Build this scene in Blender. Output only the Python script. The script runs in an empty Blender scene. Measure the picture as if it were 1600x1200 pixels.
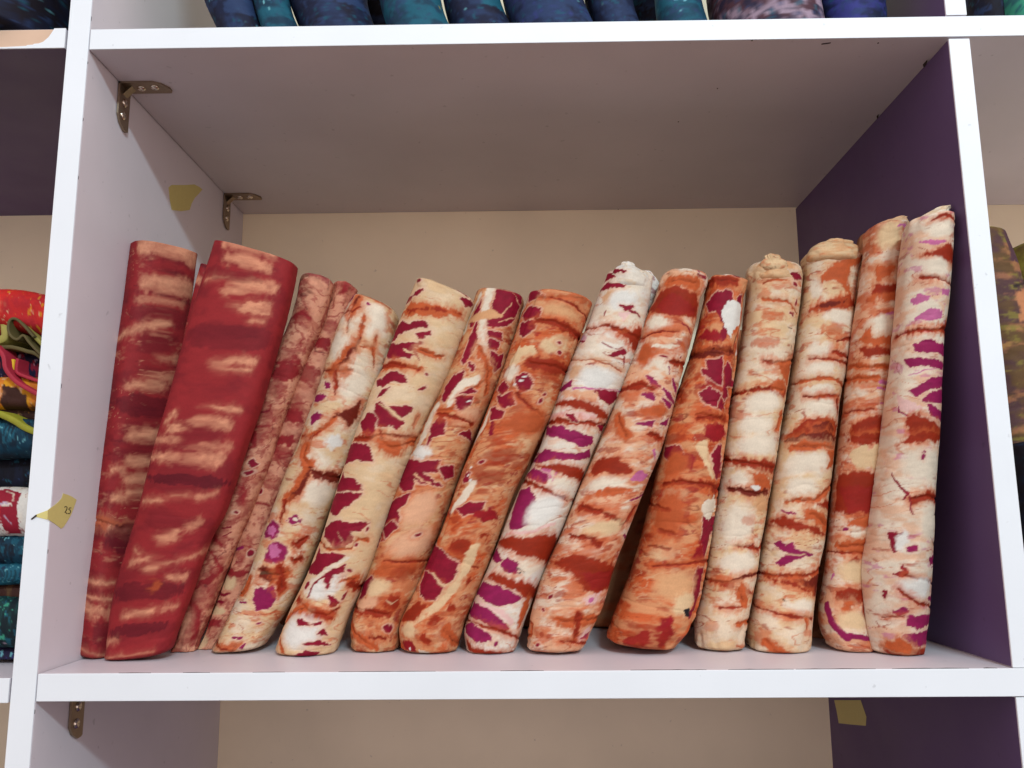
import bpy, bmesh, math, random
import numpy as np

# ------------------------------------------------------------------ scene, camera, light, exposure
scene = bpy.context.scene
COL = scene.collection
CAM = np.array([0.452135, -0.769541, 0.145963])
FPX = 1248.66                                       # focal length in pixels of the 1600 px wide photograph
RT = np.array([0.99987986, 0.01334073, -0.00789189])
UP = np.array([0.00988992, -0.15704986, 0.98754115])
FW = np.array([-0.0119351, 0.98750057, 0.15716293])
W, H, D = 0.900, 0.6297, 0.4738                     # clear width, height and depth of the compartment (m)

from mathutils import Matrix, Vector
cam_data = bpy.data.cameras.new('camera')
cam = bpy.data.objects.new('camera', cam_data)
COL.objects.link(cam)
cam_data.sensor_width = 36.0
cam_data.lens = 36.0 * FPX / 1600.0
cam_data.clip_start = 0.02
cam_data.clip_end = 50.0
cam.matrix_world = Matrix(((RT[0], UP[0], -FW[0], CAM[0]), (RT[1], UP[1], -FW[1], CAM[1]),
                           (RT[2], UP[2], -FW[2], CAM[2]), (0, 0, 0, 1)))
scene.camera = cam

world = bpy.data.worlds.new('World')
scene.world = world
world.use_nodes = True
bg = world.node_tree.nodes['Background']
bg.inputs['Color'].default_value = (1.0, 0.83, 0.80, 1)   # dim warm light of the room
bg.inputs['Strength'].default_value = 1.16

lamp = bpy.data.lights.new('ceiling_lamp', 'AREA')        # the ceiling lamp behind the photographer
lamp.shape = 'RECTANGLE'
lamp.size, lamp.size_y = 0.55, 0.10
lamp.energy = 52.0
lamp.color = (0.70, 0.92, 1.0)
lamp_ob = bpy.data.objects.new('ceiling_lamp', lamp)
COL.objects.link(lamp_ob)
lamp_ob.location = (1.20, -2.44, 1.66)
lamp_ob.rotation_euler = (Vector((0.45, 0.0, 0.3)) - Vector(lamp_ob.location)).to_track_quat('-Z', 'Y').to_euler()

scene.cycles.max_bounces = 12
scene.cycles.diffuse_bounces = 7
scene.view_settings.view_transform = 'Standard'
scene.view_settings.look = 'None'
scene.view_settings.exposure = 0.0
scene.view_settings.gamma = 1.0
scene.view_settings.use_curve_mapping = False

# ------------------------------------------------------------------ helpers
def lin(c):
    c = np.asarray(c, float) / 255.0
    return np.where(c <= 0.04045, c / 12.92, ((c + 0.055) / 1.055) ** 2.4)

def ray(px, py):
    return FW + RT * (px - 800) / FPX - UP * (py - 600) / FPX

def on_plane(px, py, axis, val):
    d = ray(px, py)
    return CAM + d * (val - CAM[axis]) / d[axis]

def tag(o, label=None, cat=None, group=None, kind=None):
    if label: o['label'] = label
    if cat: o['category'] = cat
    if group: o['group'] = group
    if kind: o['kind'] = kind
    return o

def empty(name, loc=(0, 0, 0)):
    o = bpy.data.objects.new(name, None)
    o.empty_display_size = 0.05
    COL.objects.link(o)
    o.location = loc
    return o

def link(name, mesh, mats, parent=None):
    o = bpy.data.objects.new(name, mesh)
    COL.objects.link(o)
    if not isinstance(mats, (list, tuple)): mats = [mats]
    for m in mats: mesh.materials.append(m)
    if parent is not None:
        o.parent = parent
        o.matrix_parent_inverse = Matrix.Translation(-Vector(parent.location)) if parent.parent is None else Matrix()
    return o

def box(name, x0, x1, y0, y1, z0, z1, mats, parent=None, bevel=0.0, facemat=None):
    bm = bmesh.new()
    bmesh.ops.create_cube(bm, size=1.0)
    for v in bm.verts:
        v.co = Vector(((x0 + x1) / 2 + v.co.x * (x1 - x0), (y0 + y1) / 2 + v.co.y * (y1 - y0), (z0 + z1) / 2 + v.co.z * (z1 - z0)))
    if facemat:
        bm.normal_update()
        for f in bm.faces:
            n = f.normal
            ax = max(range(3), key=lambda i: abs(n[i]))
            key = ('+' if n[ax] > 0 else '-') + 'xyz'[ax]
            f.material_index = facemat.get(key, 0)
    if bevel:
        bmesh.ops.bevel(bm, geom=list(bm.edges), offset=bevel, segments=2, profile=0.5, affect='EDGES')
    me = bpy.data.meshes.new(name)
    bm.to_mesh(me); bm.free()
    return link(name, me, mats, parent)

def sheet(name, pts, thick, nrm, mats, parent=None):
    """a flat polygon with real thickness, pts in 3-D, extruded along nrm"""
    n = Vector(nrm).normalized() * thick
    bm = bmesh.new()
    a = [bm.verts.new(Vector(p)) for p in pts]
    b = [bm.verts.new(Vector(p) + n) for p in pts]
    bm.faces.new(b); bm.faces.new(a[::-1])
    for i in range(len(pts)):
        j = (i + 1) % len(pts)
        bm.faces.new((a[i], a[j], b[j], b[i]))
    bmesh.ops.recalc_face_normals(bm, faces=bm.faces)
    me = bpy.data.meshes.new(name)
    bm.to_mesh(me); bm.free()
    return link(name, me, mats, parent)

# value noise on numpy arrays ------------------------------------------------
def _hash(ix, iy, iz, seed):
    h = (ix * 374761393 + iy * 668265263 + iz * 2147483647 + seed * 1274126177) & 0xFFFFFFFF
    h = ((h ^ (h >> 13)) * 1274126177) & 0xFFFFFFFF
    h = ((h ^ (h >> 16)) * 2246822519) & 0xFFFFFFFF
    return ((h ^ (h >> 15)) & 0xFFFFFF) / float(0xFFFFFF) * 2 - 1

def noise(x, y, seed=0):
    x = np.asarray(x, float); y = np.asarray(y, float)
    ix = np.floor(x).astype(np.int64); iy = np.floor(y).astype(np.int64)
    fx = x - ix; fy = y - iy
    ux = fx * fx * fx * (fx * (fx * 6 - 15) + 10); uy = fy * fy * fy * (fy * (fy * 6 - 15) + 10)
    z = np.zeros_like(ix)
    a = _hash(ix, iy, z, seed); b = _hash(ix + 1, iy, z, seed)
    c = _hash(ix, iy + 1, z, seed); d = _hash(ix + 1, iy + 1, z, seed)
    return (a * (1 - ux) + b * ux) * (1 - uy) + (c * (1 - ux) + d * ux) * uy

def fbm(x, y, seed=0, octv=3, gain=0.5):
    s = 0; a = 1.0; t = 0
    for i in range(octv):
        s = s + a * noise(x * 2 ** i + 17.3 * i, y * 2 ** i - 9.1 * i, seed + 31 * i); t += a; a *= gain
    return s / t

def sstep(a, b, x):
    t = np.clip((x - a) / (b - a), 0, 1)
    return t * t * (3 - 2 * t)

# ------------------------------------------------------------------ materials
def node_mat(name):
    m = bpy.data.materials.new(name)
    m.use_nodes = True
    nt = m.node_tree
    return m, nt, nt.nodes['Principled BSDF']

def laminate(name, rgb, rough=0.42, mott=0.05, spec=0.35, grain=0.0):
    """melamine-faced board: slight cloudiness, smudges in the gloss, a hint of orange peel"""
    m, nt, b = node_mat(name)
    N = nt.nodes; L = nt.links
    tc = N.new('ShaderNodeTexCoord')
    no = N.new('ShaderNodeTexNoise'); no.inputs['Scale'].default_value = 6.0; no.inputs['Detail'].default_value = 6.0
    L.new(tc.outputs['Object'], no.inputs['Vector'])
    mp = N.new('ShaderNodeMapRange')
    mp.inputs['From Min'].default_value = 0.3; mp.inputs['From Max'].default_value = 0.7
    mp.inputs['To Min'].default_value = 1 - mott; mp.inputs['To Max'].default_value = 1 + mott
    L.new(no.outputs['Fac'], mp.inputs['Value'])
    # small specks of dirt
    sp = N.new('ShaderNodeTexNoise'); sp.inputs['Scale'].default_value = 95.0; sp.inputs['Detail'].default_value = 2.0
    L.new(tc.outputs['Object'], sp.inputs['Vector'])
    sr = N.new('ShaderNodeMapRange'); sr.inputs['From Min'].default_value = 0.235; sr.inputs['From Max'].default_value = 0.29
    sr.inputs['To Min'].default_value = 0.80; sr.inputs['To Max'].default_value = 1.0
    L.new(sp.outputs['Fac'], sr.inputs['Value'])
    mu = N.new('ShaderNodeMath'); mu.operation = 'MULTIPLY'
    L.new(mp.outputs['Result'], mu.inputs[0]); L.new(sr.outputs['Result'], mu.inputs[1])
    hv = N.new('ShaderNodeHueSaturation')
    hv.inputs['Color'].default_value = (*lin(rgb), 1)
    L.new(mu.outputs['Value'], hv.inputs['Value'])
    L.new(hv.outputs['Color'], b.inputs['Base Color'])
    ro = N.new('ShaderNodeTexNoise'); ro.inputs['Scale'].default_value = 14.0; ro.inputs['Detail'].default_value = 5.0
    L.new(tc.outputs['Object'], ro.inputs['Vector'])
    rr = N.new('ShaderNodeMapRange'); rr.inputs['To Min'].default_value = rough - 0.1; rr.inputs['To Max'].default_value = rough + 0.14
    L.new(ro.outputs['Fac'], rr.inputs['Value']); L.new(rr.outputs['Result'], b.inputs['Roughness'])
    bn = N.new('ShaderNodeTexNoise'); bn.inputs['Scale'].default_value = 420.0
    L.new(tc.outputs['Object'], bn.inputs['Vector'])
    bu = N.new('ShaderNodeBump'); bu.inputs['Strength'].default_value = 0.06; bu.inputs['Distance'].default_value = 0.0006
    L.new(bn.outputs['Fac'], bu.inputs['Height']); L.new(bu.outputs['Normal'], b.inputs['Normal'])
    b.inputs['Specular IOR Level'].default_value = spec
    return m

def plain(name, rgb, rough=0.6, metal=0.0, spec=0.4, var=0.12, scale=60.0):
    m, nt, b = node_mat(name)
    N = nt.nodes; L = nt.links
    tc = N.new('ShaderNodeTexCoord')
    no = N.new('ShaderNodeTexNoise'); no.inputs['Scale'].default_value = scale; no.inputs['Detail'].default_value = 4.0
    L.new(tc.outputs['Object'], no.inputs['Vector'])
    mp = N.new('ShaderNodeMapRange'); mp.inputs['To Min'].default_value = 1 - var; mp.inputs['To Max'].default_value = 1 + var
    L.new(no.outputs['Fac'], mp.inputs['Value'])
    hv = N.new('ShaderNodeHueSaturation'); hv.inputs['Color'].default_value = (*lin(rgb), 1)
    L.new(mp.outputs['Result'], hv.inputs['Value']); L.new(hv.outputs['Color'], b.inputs['Base Color'])
    b.inputs['Roughness'].default_value = rough
    b.inputs['Metallic'].default_value = metal
    b.inputs['Specular IOR Level'].default_value = spec
    return m

def cloth_mat(name, rough=0.68, weave=0.03, spec=0.16):
    """printed cotton: the dye pattern comes from the 'dye' attribute, weave, slubs and small creases from nodes"""
    m, nt, b = node_mat(name)
    N = nt.nodes; L = nt.links
    at = N.new('ShaderNodeAttribute'); at.attribute_name = 'dye'
    uv = N.new('ShaderNodeUVMap'); uv.uv_map = 'unrolled'
    # slub streaks along and across the thread
    def streak(sx, sy, lo, hi):
        mpg = N.new('ShaderNodeMapping'); mpg.inputs['Scale'].default_value = (sx, sy, 1)
        L.new(uv.outputs['UV'], mpg.inputs['Vector'])
        t = N.new('ShaderNodeTexNoise'); t.noise_dimensions = '2D'; t.inputs['Scale'].default_value = 1.0; t.inputs['Detail'].default_value = 3.0
        L.new(mpg.outputs['Vector'], t.inputs['Vector'])
        r = N.new('ShaderNodeMapRange'); r.inputs['From Min'].default_value = 0.25; r.inputs['From Max'].default_value = 0.75
        r.inputs['To Min'].default_value = lo; r.inputs['To Max'].default_value = hi
        L.new(t.outputs['Fac'], r.inputs['Value'])
        return t, r
    t1, r1 = streak(0.5, 0.3, 0.95, 1.05)
    t2, r2 = streak(0.04, 0.09, 0.93, 1.06)
    mu = N.new('ShaderNodeMath'); mu.operation = 'MULTIPLY'
    L.new(r1.outputs['Result'], mu.inputs[0]); L.new(r2.outputs['Result'], mu.inputs[1])
    hv = N.new('ShaderNodeHueSaturation')
    L.new(at.outputs['Color'], hv.inputs['Color']); L.new(mu.outputs['Value'], hv.inputs['Value'])
    L.new(hv.outputs['Color'], b.inputs['Base Color'])
    b.inputs['Roughness'].default_value = rough
    b.inputs['Specular IOR Level'].default_value = spec
    if 'Sheen Weight' in b.inputs:
        b.inputs['Sheen Weight'].default_value = 0.0
        b.inputs['Sheen Roughness'].default_value = 0.5
    # creases across the roll and a fine weave
    t3, r3 = streak(0.03, 0.06, 0.0, 1.0)
    t4, r4 = streak(0.35, 0.35, 0.0, 1.0)
    b1 = N.new('ShaderNodeBump'); b1.inputs['Strength'].default_value = 0.12; b1.inputs['Distance'].default_value = 0.0010
    L.new(r3.outputs['Result'], b1.inputs['Height'])
    b2 = N.new('ShaderNodeBump'); b2.inputs['Strength'].default_value = weave; b2.inputs['Distance'].default_value = 0.0004
    L.new(r4.outputs['Result'], b2.inputs['Height']); L.new(b1.outputs['Normal'], b2.inputs['Normal'])
    L.new(b2.outputs['Normal'], b.inputs['Normal'])
    return m

M_EDGE = laminate('white_edge_band', (222, 228, 233), rough=0.45, mott=0.035)
M_LAV = laminate('lavender_laminate', (212, 206, 212), rough=0.4, mott=0.06)
M_PLUM = laminate('plum_laminate', (90, 70, 108), rough=0.45, mott=0.08, spec=0.3)
M_BACK = laminate('beige_back_board', (252, 238, 206), rough=0.55, mott=0.06)
M_CORE = plain('raw_chipboard_edge', (206, 176, 152), rough=0.85, var=0.1, scale=40)
M_GLUE = plain('dark_glue_seam', (52, 42, 38), rough=0.8)
M_SHADOWGAP = plain('dark_gap_filler', (40, 34, 32), rough=0.9)
M_STEEL = plain('antique_brass_steel', (150, 132, 112), rough=0.38, metal=0.85, var=0.2, scale=120)
M_SCREW = plain('bright_screw_steel', (215, 205, 190), rough=0.22, metal=1.0, var=0.08)
M_TAPE = plain('yellow_masking_tape', (206, 194, 122), rough=0.55, var=0.06, scale=150)
M_INK = plain('black_marker_ink', (40, 32, 26), rough=0.6)
M_CLOTH = cloth_mat('printed_cotton')

# ------------------------------------------------------------------ unseen floor, added dark to hold down light from below
M_FLOOR = plain('added_dark_floor', (48, 44, 42), rough=0.4, var=0.15, scale=3)
tag(box('floor', -3.0, 4.0, -5.0, 0.6, -1.32, -1.30, M_FLOOR), kind='structure')

# ------------------------------------------------------------------ the shelving unit
unit = empty('shelving_unit', (0.45, 0.0, -1.30))
tag(unit, 'white edged open shelving unit with plum and lavender boards holding the cloth rolls', 'shelving')

ZT0, ZT1 = H, H + 0.0227          # the shelf above
ZB0, ZB1 = -0.0243, 0.0           # the shelf the rolls stand on
ZU0 = 1.30                        # next shelf up, out of the frame
ZL1 = -0.29                       # unseen shelf below, set high to darken the lower bay
BAND = 0.0012

def board(name, x0, x1, z0, z1, facemat, mats, band_mat=M_EDGE, y1=D, band=True, y0=0.0):
    o = box(name, x0, x1, y0 + BAND + 0.0003, y1, z0, z1, mats, unit, 0.0004, facemat)
    if band:
        box('edge_band', x0, x1, y0, y0 + BAND, z0 - 0.0001, z1 + 0.0002, band_mat, o, 0.0005)
    return o

LP = [M_LAV, M_PLUM, M_EDGE, M_CORE]
# uprights
XL0, XL1 = -0.0237, -0.0008
board('upright', XL0, XL1, -1.30, 1.6, {'+x': 0, '-x': 1}, LP)
XR0, XR1 = W, W + 0.0215
for z0, z1 in ((ZL1, ZB0 - 0.0012), (ZB1 + 0.0006, ZT0 - 0.0022), (ZT1 + 0.0022, ZU0)):
    board('divider', XR0, XR1, z0, z1, {'+x': 0, '-x': 1}, LP, y0=0.0009)
board('upright', 1.80, 1.823, -1.30, 1.6, {'-x': 0, '+x': 0}, LP)
board('upright', -0.93, -0.907, -1.30, 1.6, {'-x': 0, '+x': 0}, LP)
# shelves between the uprights
sh_top = board('shelf_board', 0.0004, 1.7995, ZT0, ZT1, {}, LP)
sh_low = board('shelf_board', 0.0004, 1.7995, ZB0, ZB1, {}, LP)
board('shelf_board', 0.0004, 1.7995, ZU0, ZU0 + 0.0235, {}, LP)
board('shelf_board', 0.0004, 1.7995, ZL1 - 0.0235, ZL1, {'+z': 1}, LP)  # unseen; plum top chosen to cut bounce light in the lower bay
XE = -0.0262
sh_peel = board('shelf_board', -0.9065, XE, ZT0 + 0.0024, ZT1 + 0.0018, {'-z': 1, '-y': 3}, LP, band=False)
board('shelf_board', -0.9065, -0.0258, ZB0 - 0.0012, ZB1 - 0.0038, {'-z': 1}, LP)
board('shelf_board', -0.9065, XE, ZU0, ZU0 + 0.0235, {'-z': 1}, LP)
board('shelf_board', -0.9065, XE, ZL1 - 0.0235, ZL1, {'-z': 1}, LP)
# the edge band that has peeled off the left shelf: a torn corner and a thin strip remain
zp0, zp1 = ZT0 + 0.0024, ZT1 + 0.0018
peel = [(XE, zp0 - .0001), (XE, zp1 + .0002), (-0.0385, zp1 + .0002), (-0.0405, zp1 - .0040), (-0.0440, zp1 - .0100), (-0.0492, zp1 - .0150),
        (-0.0535, zp1 - .0168), (-0.0585, zp1 - .0172), (-0.0600, zp1 - .0182), (-0.0660, zp1 - .0186), (-0.0668, zp1 - .0194),
        (-0.0760, zp1 - .0199), (-0.0900, zp1 - .0204), (-0.12, zp1 - .0209), (-0.20, zp1 - .0212), (-0.90, zp1 - .0212), (-0.90, zp0 - .0001)]
o = sheet('torn_edge_band', [(x, 0.0, z) for x, z in peel], 0.0013, (0, 1, 0), M_EDGE, sh_peel)
# back boards, one for each bay, with a dark joint behind each upright
for x0, x1 in ((-0.9180, -0.0130), (-0.0120, W + 0.0108), (W + 0.0112, 1.8100)):
    box('back_board', x0, x1, D + 0.0006, D + 0.0066, -1.30, 1.6, M_BACK, unit, 0.0003)

# chipped dark seam where the band meets the shelf, drawn as short slivers of glue line
rnd = random.Random(4)
def sliver(x0, x1, y, z, h, parent, mat=M_GLUE):
    n = max(3, int((x1 - x0) / 0.006))
    top = [(x0 + (x1 - x0) * i / n, y + h * (0.35 + 0.65 * rnd.random()) * math.sin(math.pi * (i + .25) / (n + .5)) ** 0.5, z) for i in range(n + 1)]
    bot = [(x0 + (x1 - x0) * i / n, y - 0.0002, z) for i in range(n + 1)]
    sheet('glue_line', bot + top[::-1], 0.00025, (0, 0, 1), mat, parent)
for x0, x1, h in ((0.075, 0.105, .0011), (0.135, 0.16, .0009), (0.20, 0.23, .0007), (0.28, 0.37, .0008), (0.43, 0.47, .0008), (0.55, 0.62, .0011),
                  (0.64, 0.70, .0013), (0.702, 0.775, .0013), (0.79, 0.86, .0012), (0.874, 0.886, .0016)):
    sliver(x0, x1, BAND + 0.0002, ZB1 + 0.0001, h * 2.2, sh_low)
# nicks along the front corner of the left upright
for px, py, h in ((141.5, 28, 7), (134, 95, 4), (127, 184, 5), (119, 275, 5), (84.5, 600, 6), (71, 862, 5), (52, 1113, 5)):
    p = on_plane(px, py, 0, XL1)
    z = p[2]
    sheet('chip', [(XL1, 0.0014, z - h * .0004), (XL1, 0.0014, z + h * .0004), (XL1, 0.0021, z + h * .0002), (XL1, 0.0019, z - h * .0003)], 0.0002, (1, 0, 0), M_GLUE, unit)
# chips and marks under the upper shelf
for px, py, w in ((1445, 88, 8), (1371, 172, 4)):
    p = on_plane(px, py, 0, W - 0.0006)
    yy = p[1]
    sheet('chip', [(W - 0.0007, yy - w * .0006, ZT0 - .0001), (W - 0.0007, yy + w * .0006, ZT0 - .0001), (W - 0.0007, yy + w * .0004, ZT0 - .0045), (W - 0.0007, yy - w * .0004, ZT0 - .003)],
          0.0005, (-1, 0, 0), M_GLUE, unit)
def under(px, py): 
    p = on_plane(px, py, 2, ZT0); return (p[0], p[1], ZT0 - 0.0001)
a, b_ = under(1284, 68), under(1298, 66)
sheet('staple', [a, (a[0], a[1] + .0012, a[2]), (b_[0], b_[1] + .0012, b_[2]), b_], 0.0006, (0, 0, -1), M_GLUE, sh_top)
for px, py in ((1175, 63), (966, 327), (1121, 138), (1372, 67), (1060, 190)):
    q = under(px, py); r = 0.0009
    sheet('speck', [(q[0] + r * math.cos(t), q[1] + 1.3 * r * math.sin(t), q[2]) for t in (0, 1.1, 2.2, 3.3, 4.2, 5.3)], 0.0003, (0, 0, -1), M_GLUE, sh_top)

# brass corner brackets with domed screws
def bracket(y0, ztop):
    y1 = y0 + 0.0165
    t = 0.0022
    def leg(horizontal):
        Lg = 0.052
        out = [(0.0, 0.0), (Lg - 0.014, 0.0), (Lg - 0.006, 0.0050), (Lg, 0.0150), (Lg - 0.0004, 0.0215), (Lg - 0.002, 0.0240), (0.0, 0.0240)]
        return out
    bm = bmesh.new()
    for hor in (True, False):
        vs = []
        for k in (0, 1):
            row = []
            for (u, w) in leg(hor):
                if hor: row.append(bm.verts.new((0.0001 + u, y0 + w, ztop - 0.0001 - k * t)))
                else: row.append(bm.verts.new((0.0001 + k * t, y0 + w, ztop - 0.0001 - u)))
            vs.append(row)
        bm.faces.new(vs[0]); bm.faces.new(vs[1][::-1])
        n = len(vs[0])
        for i in range(n):
            j = (i + 1) % n
            bm.faces.new((vs[0][i], vs[0][j], vs[1][j], vs[1][i]))
    # the pressed gusset in the inner corner
    g = [bm.verts.new(p) for p in ((t, y0 + .007, ztop - .012), (t, y0 + .017, ztop - .012), (.012, y0 + .017, ztop - t), (.012, y0 + .007, ztop - t), (t, y0 + .012, ztop - t))]
    bm.faces.new((g[0], g[1], g[2], g[3])); bm.faces.new((g[0], g[3], g[4])); bm.faces.new((g[1], g[4], g[2]))
    bmesh.ops.recalc_face_normals(bm, faces=bm.faces)
    me = bpy.data.meshes.new('corner_bracket'); bm.to_mesh(me); bm.free()
    br = link('corner_bracket', me, M_STEEL, unit)
    for hor in (True, False):
        for u in (0.0205, 0.0365):
            bm = bmesh.new()
            bmesh.ops.create_uvsphere(bm, u_segments=14, v_segments=8, radius=0.0052)
            for v in bm.verts:
                v.co.z *= 0.55
                r = math.hypot(v.co.x, v.co.y)
                if v.co.z > 0 and r < 0.0016: v.co.z -= 0.0012       # the driver recess
            cx, cy = u, y0 + (0.012 if u < .03 else 0.0105)
            for v in bm.verts:
                x, y, z = v.co
                v.co = Vector((cx + x, cy + y, ztop - t - max(z, -0.0002))) if hor else Vector((t + max(z, -0.0002), cy + y, ztop - cx + x))
            bmesh.ops.recalc_face_normals(bm, faces=bm.faces)
            me = bpy.data.meshes.new('screw'); bm.to_mesh(me); bm.free()
            for p in me.polygons: p.use_smooth = True
            link('screw', me, M_SCREW, br)
bracket(0.0630, ZT0)
bracket(0.3850, ZT0)
bracket(0.0590, ZB0)

# yellow tape labels stuck on the boards
def tape(px_pts, axis, val, nrm, label, name='tape_label', off=0.0002):
    pts = [on_plane(x, y, axis, val) for x, y in px_pts]
    o = sheet(name, [tuple(p + np.array(nrm) * off) for p in pts], 0.0003, nrm, M_TAPE)
    return tag(o, label, 'tape label', 'yellow tape labels')
t25 = [(74, 797), (78, 794), (84, 790), (91, 784), (96, 778), (98, 771), (105, 773), (112, 776), (119, 781), (117, 787), (114, 795), (110, 805), (106, 812), (99, 823), (95, 826), (86, 819), (78, 814), (73.5, 811)]
tp = tape(t25, 0, XL1, (1, 0, 0), 'yellow torn tape numbered 25 wrapped round the left upright edge')
fp = [on_plane(x, y, 1, 0.0) for x, y in ((75.5, 797), (74, 812), (63, 809), (54.5, 807), (57, 804))]
sheet('tape_tail', [tuple(p + np.array((0, -0.0002, 0))) for p in fp], 0.0003, (0, -1, 0), M_TAPE, tp)
cp = [on_plane(x, y, 1, -0.0006) for x, y in ((56.5, 804), (48, 811), (50, 812), (58, 806))]
sheet('curled_tip', [tuple(p) for p in cp], 0.0003, (0, -1, 0), M_GLUE, tp)
def pen(strokes, w, parent, axis, val, nrm):
    for st in strokes:
        poly = []
        P = np.array(st, float)
        T = np.gradient(P, axis=0); T /= np.linalg.norm(T, axis=1)[:, None] + 1e-9
        Nn = np.stack([-T[:, 1], T[:, 0]], -1)
        out = list(P + Nn * w) + list((P - Nn * w)[::-1])
        sheet('pen_stroke', [tuple(on_plane(x, y, axis, val) + np.array(nrm) * 0.00055) for x, y in out], 0.00015, nrm, M_INK, parent)
pen([[(100, 793), (101, 791.4), (103, 791.6), (104, 793.5), (103.4, 796), (101.5, 799), (100.3, 801), (102, 801), (104, 802.6)],
     [(110.4, 793.6), (107.5, 793.6), (106.2, 796), (108, 796.5), (109.2, 798.4), (109, 801), (107.2, 802.8), (105, 802)]], 0.55, tp, 0, XL1, (1, 0, 0))
tape([(263, 293), (268, 289), (290, 289), (303, 288), (311, 292), (316, 296), (310, 303), (304, 309), (299, 318), (296, 328), (283, 330), (268, 328), (265, 312)],
     0, XL1, (1, 0, 0), 'shaded yellow tape high on the left panel beside the rear bracket')
tape([(1304, 1094), (1345, 1094), (1350, 1108), (1354, 1120), (1353, 1134), (1330, 1132), (1311, 1130), (1308, 1112)],
     0, XR0, (-1, 0, 0), 'yellow tape on the dark plum panel below the lower shelf')

# ------------------------------------------------------------------ cloth rolls
PAL = dict(w=(229, 214, 192), W=(226, 222, 213), c=(222, 189, 147), t=(214, 160, 114), p=(224, 170, 134), o=(200, 94, 50), r=(158, 46, 20),
           d=(112, 32, 18), m=(136, 14, 42), v=(144, 26, 80), V=(196, 104, 150), k=(230, 190, 182), b=(96, 58, 40), x=(150, 22, 30),
           R=(150, 40, 44), q=(98, 20, 32), y=(224, 158, 128), n=(30, 26, 34), s=(196, 132, 92), z=(214, 146, 114),
           N=(28, 36, 62), B=(46, 66, 104), T=(30, 92, 112), C=(120, 190, 200), U=(60, 64, 140), G=(150, 140, 60), O=(104, 78, 50), P=(84, 56, 66), L=(190, 170, 190),
           g=(20, 60, 74), E=(70, 170, 140))
PALL = {k: lin(v) for k, v in PAL.items()}
CROPS = dict(A=(120, 360, 3.4275), B=(120, 700, 3.4275), C=(420, 400, 3.75), D=(420, 700, 3.4275), E=(720, 400, 3.75), F=(720, 700, 3.4275),
             G=(1080, 320, 3.243), H=(1080, 680, 3.243), X=(0, 0, 1.0))

def catmull(P, t):
    P = np.asarray(P, float); n = len(P) - 1
    s = np.clip(t * n, 0, n - 1e-9); i = np.floor(s).astype(int); f = (s - i)[:, None]
    g = lambda k: P[np.clip(k, 0, n)]
    p0, p1, p2, p3 = g(i - 1), g(i), g(i + 1), g(i + 2)
    return 0.5 * ((2 * p1) + (-p0 + p2) * f + (2 * p0 - 5 * p1 + 4 * p2 - p3) * f ** 2 + (-p0 + 3 * p1 - 3 * p2 + p3) * f ** 3)

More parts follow.
